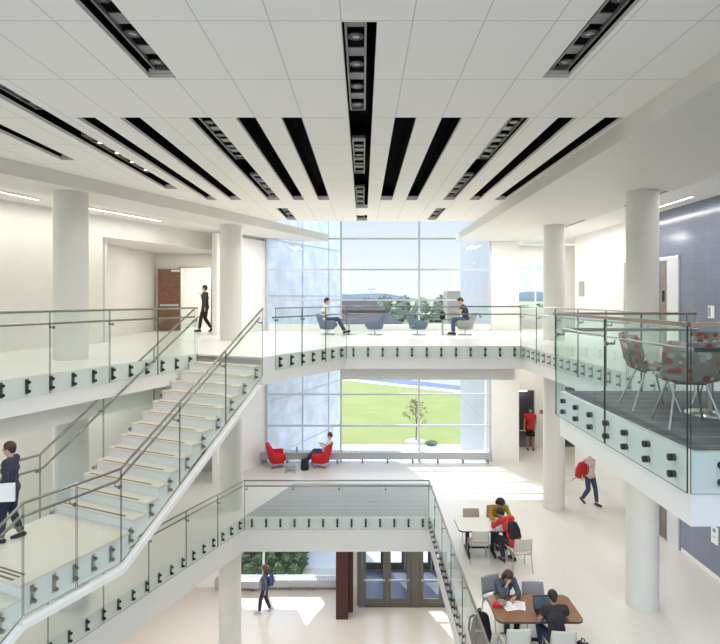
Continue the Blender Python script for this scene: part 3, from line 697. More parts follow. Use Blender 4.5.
railing('glass_railing','glass railing down the right edge of the middle floor well', [(z3((2.0,16.3),L2), z3((2.0,8.0),L2), 6, 26)], 1, capr=.018, hgt=1.11, rail_h=.92)

# ================================================================== STAIR
RI = .17333; TR = .275; LAND = 1.85
def SP(s, t, z): return V3((S_o.x - U.x*s + VV.x*t, S_o.y - U.y*s + VV.y*t, z))
st = thing('staircase', 'white open staircase descending from the upper floor to a landing', 'staircase', SP(3.6,-.95,L2)); so = st.location
prof = []   # sawtooth profile (s,z)
z = L3; s = 0.0; prof.append((0,z-.04))
NU, NL = 14, 16
treads = []
for i in range(NU):
    z -= RI; prof.append((s, z+RI-.04)); prof.append((s, z-.04))
    if i < NU-1: treads.append((s, s+TR, z)); s += TR
    else: treads.append((s, s+LAND, z)); s += LAND
zl = z
for i in range(NL):
    z -= RI; prof.append((s, z+RI-.04)); prof.append((s, z-.04))
    if i < NL-1: treads.append((s, s+TR, z)); s += TR
end_s = s
k = RI/TR; D = .42
s_l0 = (NU-1)*TR; s_l1 = s_l0+LAND
bot = [(end_s, L2+.002), (end_s-.45, L2+.002), (s_l1+.1, zl-D-.02), (s_l0+.35, zl-D-.02), (.35, L3-.62-.02), (0, L3-.62)]
clean = []
for p in prof:
    if not clean or (abs(p[0]-clean[-1][0])+abs(p[1]-clean[-1][1])) > 1e-5: clean.append(p)
clean[-1] = (end_s, L2+.03)
loop = clean+bot
b = MB(); n = len(loop); t0, t1 = -WST+.03, -.03
vs = [SP(a,t0,zz) for a,zz in loop]+[SP(a,t1,zz) for a,zz in loop]
b.add(vs, [tuple(range(n)), tuple(reversed(range(n,2*n)))]); b.add(vs, [((i+1)%n,i,n+i,n+(i+1)%n) for i in range(n)])
b.build('stair_body', M['riser'], st, off=so)
for i, (s0, s1, zz) in enumerate(treads):
    nm = 'landing' if s1-s0 > 1 else 'tread'
    b = MB(); p = [(s0+.001,-WST+.02),(s1+.02,-WST+.02),(s1+.02,-.005),(s0+.001,-.005)]
    lo = [SP(a,t,zz-.04) for a,t in p]; hi = [SP(a,t,zz) for a,t in p]
    b.hexa(lo+hi); o = b.build(nm, M['tread'], st, off=so)
    q = MB(); p = [(s1-.055,-WST+.14),(s1-.015,-WST+.14),(s1-.015,-.22),(s1-.055,-.22)]
    q.hexa([SP(a,t,zz) for a,t in p]+[SP(a,t,zz+.004) for a,t in p])
    if nm == 'landing':
        for dd in (.09,.16):
            p = [(s1-.045-dd,-WST+.14),(s1-.015-dd,-WST+.14),(s1-.015-dd,-.22),(s1-.045-dd,-.22)]
            q.hexa([SP(a,t,zz) for a,t in p]+[SP(a,t,zz+.004) for a,t in p])
    q.build('grip_strip', M['brown_strip'], o, off=(0,0,0)).location = -so
# top floor nosing strip and outer lip
b = MB()
pts = [(.15,L3-.62),(s_l0+.3,zl-.50),(s_l1+.05,zl-.50),(end_s-.5,L2+.06)]
for t in (.045,-WST-.045):
    for i in range(len(pts)-1): b.bar(SP(pts[i][0],t,pts[i][1]), SP(pts[i+1][0],t,pts[i+1][1]), .13, .08)
b.build('stringer_lip', M['slab'], st, off=so)
def stair_rail(t, side, label):
    # slope points follow the nosing line
    a0 = SP(.0,t,L3); a1 = SP(s_l0+TR,t,zl); a2 = SP(s_l1,t,zl); a3 = SP(s_l1+15.6*TR,t,L2+.06)
    return railing('stair_railing', label, [(a0,a1,3,9),(a1,a2,2,5),(a2,a3,3,8)], side, drop=.40, zclip=(-.13,-.28), clipr=.027, clipm='rail', off_=.045, plate='steel')
stair_rail(-.03, -1, 'glass stair railing on the open side of the stairs toward the well')
stair_rail(-WST+.03, 1, 'glass stair railing on the inner side of the stairs under the balcony')
# ================================================================== FURNITURE
def lounge_chair(name, label, mat, loc, rz, back=.92, arm=.58, w=.37, group=None):
    r = thing(name, label, 'chair', loc, rz, group)
    al = .27; arc = math.pi*w*.92; tot = arc+2*al
    def fn(u, v):
        t = u*tot
        if t < al: x, y, a = w, al-t, 90
        elif t > tot-al: x, y, a = -w, t-(tot-al), 90
        else:
            th = (t-al)/arc*math.pi; x, y = w*math.cos(th), -.88*w*math.sin(th); a = abs(math.degrees(th)-90)
        k = min(1,max(0,(72-a)/34)); k = k*k*(3-2*k)
        top = arm+(back-arm)*k; z = .22+(top-.22)*v
        fl = .66+.34*min(1,v*1.5)**.6
        return V3((x*fl, y*(.8+.2*min(1,v*2)) - .13*k*max(0,v-.3), z))
    b = MB(); b.sheet(fn, 40, 8, .06); b.build('shell', mat, r)
    b = MB(); b.lathe([(.05,.18),(.20,.19),(.26,.23),(.27,.30)], (0,0,0), 24); b.build('seat_pan', mat, r)
    b = MB(); pr = []
    for i in range(24):
        t = 2*math.pi*i/24; c, s_ = math.cos(t), math.sin(t)
        pr.append((.30*math.copysign(abs(c)**.6,c), .31*math.copysign(abs(s_)**.6,s_)+.03))
    b.prism(pr, .29, .42, sm=False); b.build('seat_cushion', mat, r, bevel=.035)
    b = MB(); b.cyl((0,0,.03),(0,0,.22),.025,.03,12); b.build('pedestal', M['steel'], r)
    b = MB()
    for i in range(4):
        t = math.pi/4+i*math.pi/2; b.bar((0,0,.035),(.30*math.cos(t),.33*math.sin(t),.018),.045,.022)
    b.build('star_base', M['steel'], r)
    return r
def stack_chair(label, mat, loc, rz, group='stacking chairs at the study tables'):
    r = thing('stacking_chair', label, 'chair', loc, rz, group)
    def seat(u, v):
        x = (u-.5)*.46; y = -.21+.43*v; return V3((x*(1-.10*(1-v)), y, .45+.02*math.cos(u*2*math.pi)*.5 - .03*max(0,v-.8)*5*.6 + .012*(abs(u-.5)*2)**2))
    b = MB(); b.sheet(seat, 10, 10, .016); b.build('seat', mat, r)
    def bk(u, v):
        x = (u-.5)*.45; return V3((x*(1-.06*v), -.22-.075*v-.02*math.cos((u-.5)*math.pi), .53+.31*v))
    b = MB(); b.sheet(bk, 10, 8, .014); b.build('backrest', mat, r)
    for sx in (-1,1):
        b = MB(); b.tube([(sx*.24,.24,.0),(sx*.225,.17,.43)], .011, 8); b.build('leg', M['steel'], r)
        b = MB(); b.tube([(sx*.24,-.27,.0),(sx*.225,-.20,.43),(sx*.215,-.245,.56),(sx*.20,-.275,.72)], .011, 8); b.build('leg', M['steel'], r)
    b = MB(); b.tube([(-.225,.17,.43),(.225,.17,.43),(.225,-.20,.43),(-.225,-.20,.43),(-.225,.17,.43)], .010, 8); b.build('seat_frame', M['steel'], r)
    return r
def dotted_chair(label, loc, rz):
    r = thing('shell_chair', label, 'chair', loc, rz, 'dotted shell chairs on the balcony')
    prof = [(.24,.455),(.16,.47),(.02,.455),(-.12,.445),(-.205,.475),(-.245,.56),(-.275,.68),(-.305,.80),(-.32,.86)]
    def fn(u, v):
        f = v*(len(prof)-1); i = min(int(f), len(prof)-2); t = f-i
        y = prof[i][0]*(1-t)+prof[i+1][0]*t; z = prof[i][1]*(1-t)+prof[i+1][1]*t
        w = .26 if v < .4 else .285
        e = 1-.22*max(0,(v-.88)/.12)**2 - .16*max(0,(.10-v)/.10)**2
        x = (u-.5)*2; q = abs(x)**2.4
        if v < .5: z += .035*q
        else: y += .10*q*min(1,(v-.5)/.2)
        if v > .42 and v <= .62: y += .06*q; z += .04*q
        return V3((x*w*e, y, z))
    b = MB(); b.sheet(fn, 16, 24, .03); b.build('seat_shell', M['dots'], r)
    for sx in (-1,1):
        b = MB(); b.tube([(sx*.14,.10,.44),(sx*.25,.24,.0)], .011, 8); b.build('leg', M['steel'], r)
        b = MB(); b.tube([(sx*.14,-.10,.44),(sx*.25,-.27,.0)], .011, 8); b.build('leg', M['steel'], r)
    b = MB(); b.bar((-.15,.1,.435),(.15,.1,.435),.03,.015); b.bar((-.15,-.1,.43),(.15,-.1,.43),.03,.015); b.build('mount', M['dark_metal'], r)
    return r
def rrect(x0,x1,y0,y1,rad,n=6):
    p = []
    for cx, cy, a in ((x1-rad,y1-rad,0),(x0+rad,y1-rad,90),(x0+rad,y0+rad,180),(x1-rad,y0+rad,270)):
        for i in range(n+1):
            t = R(a+90*i/n); p.append((cx+rad*math.cos(t), cy+rad*math.sin(t)))
    return p
def study_table(label, top, cx, cy, w, d, z=L2, h=.74):
    r = thing('study_table', label, 'table', (cx,cy,z), 0, 'study tables on the middle floor')
    b = MB(); b.prism(rrect(-w/2,w/2,-d/2,d/2,.13), h-.022, h); b.build('tabletop', top, r)
    b = MB(); b.prism(rrect(-w/2-.004,w/2+.004,-d/2-.004,d/2+.004,.134), h-.034, h-.003); b.build('edge_band', M['edge_dark'], r)
    for sx in (-1,1):
        x = sx*(w/2-.28); l = MB(); l.bar((x,0,.07),(x,0,h-.05),.09,.05); l.bar((x,-d*.38,.055),(x,d*.38,.055),.06,.04); l.bar((x,-d*.36,h-.05),(x,d*.36,h-.05),.05,.03)
        for sy in (-1,1): l.cyl((x-.02,sy*d*.37,.03),(x+.02,sy*d*.37,.03),.03,.03,12)
        l.build('leg', M['dark_metal'], r)
    l = MB(); l.bar((-(w/2-.28),0,.15),(w/2-.28,0,.15),.04,.05); l.build('stretcher', M['dark_metal'], r)
    return r
def side_table(name, label, cx, cy, z, h, rad, top):
    r = thing(name, label, 'table', (cx,cy,z))
    b = MB(); b.lathe([(rad-.01,h-.025),(rad,h-.02),(rad,h-.005),(rad-.008,h)], (0,0,0), 32); b.build('tabletop', top, r)
    b = MB(); b.cyl((0,0,.02),(0,0,h-.025),.035,.035,16); b.build('pedestal', M['steel'], r)
    b = MB(); b.lathe([(rad*.7,0),(rad*.7,.012),(.05,.03),(.035,.05)], (0,0,0), 28); b.build('base', M['steel'], r)
    return r
# upper floor by the window
g = 'tub chairs by the upper window'
lounge_chair('tub_chair','blue grey tub chair under the seated person in white, by the upper window', M['bluegrey'], (-1.25,19.5,L3), R(-90), .74,.52,.35,g)
lounge_chair('tub_chair','empty blue grey tub chair right of the small left table', M['bluegrey'], (.42,19.5,L3), R(80), .74,.50,.35,g)
lounge_chair('tub_chair','empty blue grey tub chair left of the table with the black bag', M['bluegrey'], (1.93,19.5,L3), R(-80), .76,.50,.35,g)
lounge_chair('tub_chair','pale tub chair under the seated person in dark shirt', M['greyseat'], (3.62,19.5,L3), R(80), .80,.52,.35,g)
side_table('coffee_table','small round coffee table beside the person in white', -.50,19.6,L3,.55,.34,M['edge_dark'])
side_table('coffee_table','small round coffee table carrying a black bag', 2.83,19.6,L3,.55,.32,M['edge_dark'])
# red chairs
lounge_chair('lounge_chair','empty red lounge chair near the left end of the lawn window', M['red'], (-3.3,21.15,L2), R(-76), .93,.60,.38,'red lounge chairs')
lounge_chair('lounge_chair','red lounge chair with a person reclining in it', M['red'], (-1.60,21.15,L2), R(80), .93,.60,.38,'red lounge chairs')
# tables
T2 = study_table('brown study table with laptop and papers', M['tabletop_brown'], 3.17, 10.23, 1.56, .90)
T1 = study_table('pale study table with two people at its right end', M['tabletop_pale'], 2.98, 14.02, 1.20, .86)
stack_chair('grey chair under the woman leaning on her hand', M['greyseat'], (2.70,10.96,L2), R(203))
stack_chair('empty grey chair at the far side of the brown table', M['greyseat'], (3.37,10.68,L2), R(178))
stack_chair('cream chair at the near left of the brown table, empty', M['cream'], (2.66,9.70,L2), R(2))
stack_chair('cream chair under the man using the laptop', M['cream'], (3.43,9.64,L2), R(-2))
stack_chair('taupe chair at the far side of the pale table', M['taupe'], (2.9,14.50,L2), R(180))
stack_chair('olive chair under the person in yellow', M['olive'], (3.55,14.72,L2), R(172))
stack_chair('cream chair on the near side of the pale table, empty', M['cream'], (2.86,13.66,L2), R(0))
stack_chair('cream chair behind the person in red with black backpack', M['cream'], (3.74,13.20,L2), R(6))
# balcony set
side_table('cafe_table','round cafe table on the balcony among dotted chairs', 3.86,6.12,L3+.012,.74,.36,M['tabletop_pale'])
dotted_chair('dotted shell chair farthest left on the balcony, turned toward the table', (3.38,6.48,L3+.012), R(-98))
dotted_chair('dotted shell chair seen from behind at the near side of the balcony table', (3.29,5.60,L3+.012), R(-10))
dotted_chair('dotted shell chair at the right picture edge on the balcony', (4.34,6.70,L3+.012), R(140))

# bags and small things
def backpack(name, label, mat, loc, rz, tilt=0, sc=1.0, cat='bag', strapm=None, group=None):
    r = thing(name, label, cat, loc, rz, group); r.rotation_euler = (tilt,0,rz); r.scale = (sc,)*3
    b = MB()
    def fn(u, v):
        a = u*2*math.pi; t = v
        w = .16*(1-.25*max(0,t-.55)/.45)*(1-.12*max(0,.15-t)/.15); d = .095*(1-.35*max(0,t-.5)/.5)
        k = math.sqrt(max(0, 1-max(0,(t-.82)/.18)**2)) if t > .82 else 1
        c, s_ = math.cos(a), math.sin(a)
        return V3((w*k*math.copysign(abs(c)**.6,c), d*k*math.copysign(abs(s_)**.6,s_), .46*t))
    vs = []; fs = []; n, K = 24, 14
    for i in range(K+1):
        for j in range(n): vs.append(fn(j/n, i/K))
    for i in range(K):
        for j in range(n): fs.append((i*n+j, i*n+(j+1)%n, (i+1)*n+(j+1)%n, (i+1)*n+j))
    b.add(vs, fs, 0, True); b.add(vs[:n], [tuple(reversed(range(n)))]); b.build('bag_body', mat, r)
    b = MB(); b.ell((0,-.09,.16),(.12,.055,.13),0,14,10); b.build('front_pocket', mat, r)
    for sx in (-1,1):
        b = MB(); b.tube([(sx*.06,.07,.42),(sx*.085,.13,.36),(sx*.095,.14,.2),(sx*.10,.085,.05)], .016, 8); b.build('strap', strapm or M['black_fabric'], r)
    b = MB(); b.tube([(-.03,.03,.45),(-.02,.03,.50),(.02,.03,.50),(.03,.03,.45)], .009, 8); b.build('grab_loop', strapm or M['black_fabric'], r)
    return r
backpack('backpack','black bag standing on the small upper table', M['black_fabric'], (2.83,19.6,L3+.55), R(20), 0, .62)
backpack('backpack','black backpack on the floor before the reclining person', M['black_fabric'], (-2.20,20.80,L2), R(30), 0, .95)
backpack('backpack','black backpack on the floor left of the brown table', M['black_fabric'], (2.21,10.32,L2), R(40), 0, 1.3)
backpack('backpack','black bag on the floor right of the man with laptop', M['black_fabric'], (3.86,9.66,L2), R(-30), 0, 1.0)
# footrest base
r = thing('footrest','low grey four-armed footrest base on the floor by red chairs','footrest',(-2.72,20.6,L2))
b = MB()
for i in range(4):
    t = math.pi/4+i*math.pi/2; b.bar((0,0,.06),(.27*math.cos(t),.27*math.sin(t),.02),.05,.025)
b.build('star_base', M['frame'], r); b = MB(); b.cyl((0,0,.05),(0,0,.16),.03,.03,12); b.build('pedestal', M['steel'], r)
b = MB(); b.prism(rrect(-.2,.2,-.13,.13,.06), .16, .20); b.build('footplate', M['signgrey'], r)
r = thing('drink_bottle','pale blue drink bottle standing on the radiator bench','bottle',(-2.60,21.62,L2+.44))
b = MB(); b.lathe([(.035,0),(.04,.01),(.04,.17),(.018,.22),(.016,.235)], (0,0,0), 16); b.build('bottle_body', pbr('bottle_blue',(.16,.42,.62),.2,noise=.05), r)
b = MB(); b.lathe([(.02,.235),(.02,.265),(.015,.27)], (0,0,0), 14); b.build('cap', M['signwhite'], r)
# on brown table
tz = L2+.741
r = thing('laptop','dark laptop open before the man on the brown table','laptop',(3.33,10.02,tz),R(4))
b = MB(); b.box(-.17,.17,-.12,.12,0,.016); b.build('keyboard_base', M['dark_metal'], r, bevel=.004)
b = MB(); b.box(-.15,.15,-.06,.09,.016,.018); b.build('keys', M['black_fabric'], r)
b = MB(); b.hexa([(-.17,.118,.016),(.17,.118,.016),(.17,.128,.018),(-.17,.128,.018),(-.17,.188,.236),(.17,.188,.236),(.17,.198,.238),(-.17,.198,.238)]); ld = b.build('lid', M['dark_metal'], r)
b = MB(); b.hexa([(-.155,.1195,.03),(.155,.1195,.03),(.155,.123,.03),(-.155,.123,.03),(-.155,.1835,.224),(.155,.1835,.224),(.155,.187,.224),(-.155,.187,.224)]); b.build('screen', M['screen'], ld)
for i, (x, y, a, lab) in enumerate(((2.72,10.28,12,'white sheet of paper before the woman, left one'),(2.93,10.30,-14,'white sheet of paper right of the other sheet'))):
    r = thing('paper_sheet', lab, 'paper', (x,y,tz+.001*i), R(a)); b = MB(); b.box(-.105,.105,-.148,.148,0,.002); b.build('sheet', M['paper'], r)
    b = MB()
    for j in range(8): b.box(-.08,.08-.02*(j%3),.11-.03*j,.116-.03*j,.002,.0023)
    b.build('text_lines', M['signgrey'], r)
b = MB(); b.lathe([(.06,0),(.085,.02),(.095,.06),(.09,.06),(.08,.025),(.01,.012)], (2.60,10.33,tz), 20)
tag(b.build('bowl', pbr('bowl_tan',(.36,.24,.18),.5,noise=.2,nscale=30)), 'small tan bowl on the brown table near the woman', 'bowl')
b = MB(); b.prism(rrect(2.42,2.56,10.22,10.32,.03), tz, tz+.05); tag(b.build('pencil_case', M['red'], bevel=.01), 'small red case on the left end of the brown table', 'case')
# ================================================================== PEOPLE
SKIN = {'light': pbr('skin_light',(.56,.36,.27),.55,noise=.05), 'mid': pbr('skin_mid',(.36,.20,.13),.55,noise=.05), 'dark': pbr('skin_dark',(.16,.085,.055),.55,noise=.05)}
M['eye'] = pbr('eye_dark',(.02,.015,.012),.2,noise=.1); M['lip'] = pbr('lip',(.33,.12,.10),.5,noise=.05)
HAIR = {'black': pbr('hair_black',(.012,.010,.010),.5,noise=.4,nscale=60), 'brown': pbr('hair_brown',(.07,.032,.018),.5,noise=.4,nscale=60), 'red': pbr('hair_redbrown',(.10,.03,.015),.5,noise=.4,nscale=60)}
_cloth = {}
def cloth(c):
    if c not in _cloth: _cloth[c] = pbr('cloth_%d' % len(_cloth), c, .85, noise=.22, nscale=14)
    return _cloth[c]
def solidify(b, name, mats, parent, voxel, smooth=4, matfn=None):
    """union of overlapping pieces remeshed into one continuous skin"""
    o = b.build(name, mats, parent)
    m = o.modifiers.new('remesh','REMESH'); m.mode = 'VOXEL'; m.voxel_size = voxel; m.use_smooth_shade = True
    s = o.modifiers.new('smooth','SMOOTH'); s.iterations = smooth; s.factor = .5
    bpy.context.view_layer.update()
    dg = bpy.context.evaluated_depsgraph_get(); ev = o.evaluated_get(dg)
    me = bpy.data.meshes.new_from_object(ev); o.modifiers.clear(); old = o.data; o.data = me; bpy.data.meshes.remove(old)
    me.name = name; me.materials.clear()
    for k in mats: me.materials.append(k)
    for p in me.polygons:
        p.use_smooth = True; p.material_index = matfn(p.center) if matfn else 0
    return o
BASE = dict(pelvis=(0,0,.93), chest=(0,.01,1.25), neck=(0,.0,1.45), head=(0,.035,1.595), shL=(-.175,0,1.395), shR=(.175,0,1.395), elL=(-.22,-.03,1.11), elR=(.22,-.03,1.11), wrL=(-.235,.06,.87), wrR=(.235,.06,.87),
            hipL=(-.09,0,.90), hipR=(.09,0,.90), knL=(-.10,.02,.49), knR=(.10,.02,.49), anL=(-.105,-.02,.08), anR=(.105,-.02,.08), look=(0,1,-.05))
WALK = dict(knL=(-.10,.13,.51), anL=(-.10,.19,.085), knR=(.10,.04,.48), anR=(.10,-.20,.13), elL=(-.22,-.10,1.13), wrL=(-.22,-.06,.90), elR=(.22,.02,1.11), wrR=(.22,.17,.93), toeR=-.6)
SIT = dict(pelvis=(0,-.05,.55), chest=(0,-.07,.87), neck=(0,-.05,1.07), head=(0,0,1.21), shL=(-.175,-.06,1.01), shR=(.175,-.06,1.01), elL=(-.22,.02,.76), elR=(.22,.02,.76), wrL=(-.12,.24,.76), wrR=(.12,.24,.76),
           hipL=(-.09,-.04,.53), hipR=(.09,-.04,.53), knL=(-.11,.40,.53), knR=(.11,.40,.53), anL=(-.11,.38,.09), anR=(.11,.40,.09))
def person(label, loc, rz, base, over=None, h=1.7, skin='light', hair='brown', style='short', top=(.1,.1,.1), sleeve=1.0, pants=(.03,.05,.12), plen=1.0, shoe=(.02,.02,.02), collar=None, grip=0.5, lower_shirt=0.0, open_jacket=None):
    J = dict(BASE); J.update(base); J.update(over or {})
    J = {k: (V3(v) if isinstance(v, tuple) else v) for k, v in J.items()}
    k = h/1.7; r = thing('person', label, 'person', loc, rz); r.scale = (k,k,k)
    toe = {'L': J.pop('toeL',0), 'R': J.pop('toeR',0)}
    look = J['look'].normalized(); hd = J['head']
    side = look.cross(V3((0,0,1))).normalized(); upv = side.cross(look).normalized()
    Rm = Matrix((side, look, upv)).transposed()
    H = lambda x,y,z: hd + Rm @ V3((x,y,z))
    b = MB()
    # trunk
    pl, ch, nk = J['pelvis'], J['chest'], J['neck']; sd = (J['shR']-J['shL']).normalized(); hs = (J['hipR']-J['hipL']).normalized()
    mid = pl.lerp(ch,.5)
    for c, d_, rr in ((pl,.055,.115),(mid,.05,.10),(ch,.07,.108)):
        ax = hs if rr == .115 else sd
        b.caps(c-ax*d_, c+ax*d_, rr, rr)
    b.caps(pl, mid, .115, .105); b.caps(mid, ch, .105, .112); b.caps(ch, nk-(nk-ch)*.2, .11, .06); b.caps(nk-(nk-ch)*.2, hd, .052, .050)
    b.caps(J['shL'], J['shR'], .056, .056)
    # head
    rot = Rm
    b.ell(H(0,-.012,.03), (.074,.092,.095), 0, 16, 12, rot); b.ell(H(0,.02,-.045), (.055,.062,.065), 0, 14, 10, rot)
    b.caps(H(0,.078,.015), H(0,.098,-.020), .009, .014); b.ell(H(0,.072,-.055), (.022,.014,.009), 0, 10, 6, rot); b.ell(H(0,.055,-.085),(.024,.02,.018),0,10,6,rot)
    for s_ in (-1,1): b.ell(H(s_*.076,-.01,-.005), (.012,.018,.03), 0, 8, 6, rot); b.ell(H(s_*.032,.073,.012),(.014,.010,.009),0,8,6,rot)
    # limbs
    for S in 'LR':
        sg = -1 if S == 'L' else 1
        sh, el, wr, hp, kn, an = (J[q+S] for q in ('sh','el','wr','hip','kn','an'))
        b.caps(sh, el, .047, .038); b.caps(el, wr, .038, .026)
        b.caps(hp, kn, .080, .052); b.caps(kn, kn.lerp(an,.35), .052, .053); b.caps(kn.lerp(an,.35), an, .053, .034)
        # hand: palm, four fingers, thumb
        d = (wr-el).normalized(); lat = d.cross(V3((0,0,1)));
        lat = lat.normalized() if lat.length > .05 else V3((1,0,0)); nn = lat.cross(d)
        pk = wr + d*.085
        for q in (-1,0,1): b.caps(wr+d*.01+lat*q*.014, pk+lat*q*.024, .015, .013)
        for q, ln in ((-1.5,.068),(-.5,.078),(.5,.074),(1.5,.058)):
            p0 = pk + lat*q*.019; p1 = p0 + (d*math.cos(grip*.6) - nn*math.sin(grip*.6))*ln*.5; p2 = p1 + (d*math.cos(grip*1.5) - nn*math.sin(grip*1.5))*ln*.5
            b.caps(p0, p1, .0095, .0085, 0, 8); b.caps(p1, p2, .0085, .0075, 0, 8)
        t0 = wr + d*.03 - lat*sg*.025; t1 = t0 + d*.035 - lat*sg*.028 - nn*.01; t2 = t1 + d*.03 - nn*.012
        b.caps(t0, t1, .013, .011, 0, 8); b.caps(t1, t2, .011, .009, 0, 8)
    feet = {}
    for S in 'LR':
        an = J['an'+S]; fw = V3((0,1,0)) if S+'foot' not in J else J[S+'foot'].normalized()
        tt = toe[S]; fd = V3((fw.x*math.cos(tt), fw.y*math.cos(tt), math.sin(tt)))
        up = V3((0,0,1))-fd*fd.z; up.normalize()
        heel = an - fd*.045 - up*.045; tip = an + fd*.165 - up*.05
        feet[S] = (an, heel, tip, fd, up)
        b.caps(an, heel, .034, .032); b.caps(heel, tip, .032, .026); b.caps(an, tip, .03, .024)
    eyes = [H(s_*.032,.083,.012) for s_ in (-1,1)]; mouth = H(0,.083,-.055)
    def mf(c):
        for e in eyes:
            if (c-e).length < .0115: return 1
        q = c-mouth
        if abs(q.dot(side)) < .023 and abs(q.dot(upv)) < .008 and q.dot(look) > -.02: return 2
        return 0
    solidify(b, 'body', [SKIN[skin], M['eye'], M['lip']], r, .0085, 3, mf)
    # shirt
    g_ = .016; b = MB()
    b.caps(pl-hs*.055+V3((0,0,-.02)), pl+hs*.055+V3((0,0,-.02)), .118+g_, .118+g_)
    for c, d_, rr in ((mid,.05,.10),(ch,.07,.108)): b.caps(c-sd*d_, c+sd*d_, rr+g_, rr+g_)
    b.caps(pl, mid, .115+g_, .105+g_); b.caps(mid, ch, .105+g_, .112+g_); b.caps(ch, nk-(nk-ch)*.22, .11+g_, .058+g_); b.caps(J['shL'], J['shR'], .056+g_, .056+g_)
    for S in 'LR':
        sh, el, wr = J['sh'+S], J['el'+S], J['wr'+S]
        if sleeve >= .5: b.caps(sh, el, .049+g_, .040+g_)
        else: b.cyl(sh, sh.lerp(el,.5), .052+g_, .050+g_, 12); b.ell(sh, .05+g_)
        if sleeve > .5: b.cyl(el, el.lerp(wr, sleeve*.93), .040+g_, .031+g_*.8, 12)
    solidify(b, 'shirt', [cloth(top)], r, .013, 3)
    if open_jacket:
        b = MB(); f = V3((0,1,0)); fr = sd.cross(V3((0,0,1)))*-1
        b.ell(ch+fr*.105+V3((0,0,-.03)), (.055,.035,.13), 0, 12, 8); b.ell(mid+fr*.10,(.05,.03,.12),0,12,8); solidify(b, 'undershirt', [cloth(open_jacket)], r, .013, 3)
    # trousers
    b = MB(); g2 = .014
    b.caps(pl-hs*.05+V3((0,0,-.03)), pl+hs*.05+V3((0,0,-.03)), .112+g2, .112+g2)
    for S in 'LR':
        hp, kn, an = J['hip'+S], J['kn'+S], J['an'+S]
        if plen >= .95:
            b.caps(hp, kn, .084+g2, .056+g2); b.caps(kn, kn.lerp(an,.35), .056+g2, .055+g2); b.cyl(kn.lerp(an,.35), kn.lerp(an,.94), .055+g2, .040+g2, 12)
        else:
            b.ell(hp, .084+g2); b.cyl(hp, hp.lerp(kn, plen*2), .086+g2, .072+g2, 12)
    solidify(b, 'trousers', [cloth(pants)], r, .013, 3)
    for S in 'LR':
        an, heel, tip, fd, up = feet[S]; b = MB()
        b.caps(an-up*.01, heel, .038, .040); b.caps(heel, tip, .040, .034); b.caps(an-up*.015, tip, .036, .030); solidify(b, 'shoe', [cloth(shoe)], r, .010, 2)
    # hair
    b = MB()
    b.ell(H(0,-.022,.045), (.085,.098,.092), 0, 18, 12, rot)
    if style in ('long','bob'):
        for s_ in (-1,1): b.caps(H(s_*.062,-.03,.04), H(s_*.072,-.03,-.10 if style == 'bob' else -.19), .036, .030)
        b.caps(H(0,-.075,.03), H(0,-.085,-.12 if style == 'bob' else -.22), .06, .052); b.caps(H(-.04,-.06,0),H(-.05,-.07,-.12),.05,.045); b.caps(H(.04,-.06,0),H(.05,-.07,-.12),.05,.045)
    elif style == 'bun': b.ell(H(0,-.05,.15), (.05,.05,.05), 0, 12, 8, rot); b.caps(H(0,-.075,.02), H(0,-.075,-.03), .055, .045)
    elif style == 'curly':
        rnd = random.Random(5)
        for q in range(34):
            a = rnd.uniform(0, 2*math.pi); e = rnd.uniform(-.3,1.0); c = math.sqrt(max(0,1-e*e)); y_ = math.sin(a)*c
            if y_ > .35 and e < .45: continue
            b.ell(H(math.cos(a)*c*.095, -.02+y_*.10, .04+e*.10), .034, 0, 8, 6)
    else: b.caps(H(0,-.07,.02), H(0,-.066,-.035), .055, .045)
    ob = solidify(b, 'hair', [HAIR[hair]], r, .010, 2)
    # cut the hair away from the face
    import bmesh
    bm = bmesh.new(); bm.from_mesh(ob.data); kill = []
    for f in bm.faces:
        q = f.calc_center_median()-hd; ly, lz, lx = q.dot(look), q.dot(upv), q.dot(side)
        if ly > .035 and lz < .062 and abs(lx) < .078: kill.append(f)
    bmesh.ops.delete(bm, geom=kill, context='FACES'); bm.to_mesh(ob.data); bm.free()
    sl = ob.modifiers.new('thick','SOLIDIFY'); sl.thickness = .008; sl.offset = 0
    return r
NAVY = (.025,.035,.085); JEANS = (.035,.055,.13); BLACK = (.012,.012,.014)
# on the stair landing, walking down to the left
lz = zl
person('person in dark jacket walking down the stair landing with papers', (-5.41,8.45,lz), R(98), WALK, dict(elR=(.21,.05,1.12), wrR=(.14,.22,1.05), elL=(-.23,-.02,1.12), wrL=(-.22,.16,.93), knL=(-.10,.09,.50), anL=(-.10,.11,.082), knR=(.10,.02,.49), anR=(.10,-.12,.10), toeR=-.25), 1.50, 'light','brown','short',(.035,.04,.07),1.0,(.015,.022,.05))
r = thing('paper_stack','white papers held by the person on the stair landing','paper',(-5.36,8.18,lz+.82),R(98))
b = MB(); b.box(.0,.03,-.16,.12,-.13,.14); b.build('sheets', M['paper'], r, bevel=.004); b = MB(); b.box(.03,.038,-.162,.122,-.132,.142); b.build('cover', pbr('folder_pale',(.55,.55,.66),.6,noise=.05), r)
# at the top of the stairs
person('man in dark grey jacket walking at the stair top', (-6.08,21.2,L3), R(88), WALK, dict(elR=(.21,.06,1.14), wrR=(.12,.20,1.36)), 1.78, 'light','brown','short',(.06,.055,.055),1.0,(.03,.03,.034))
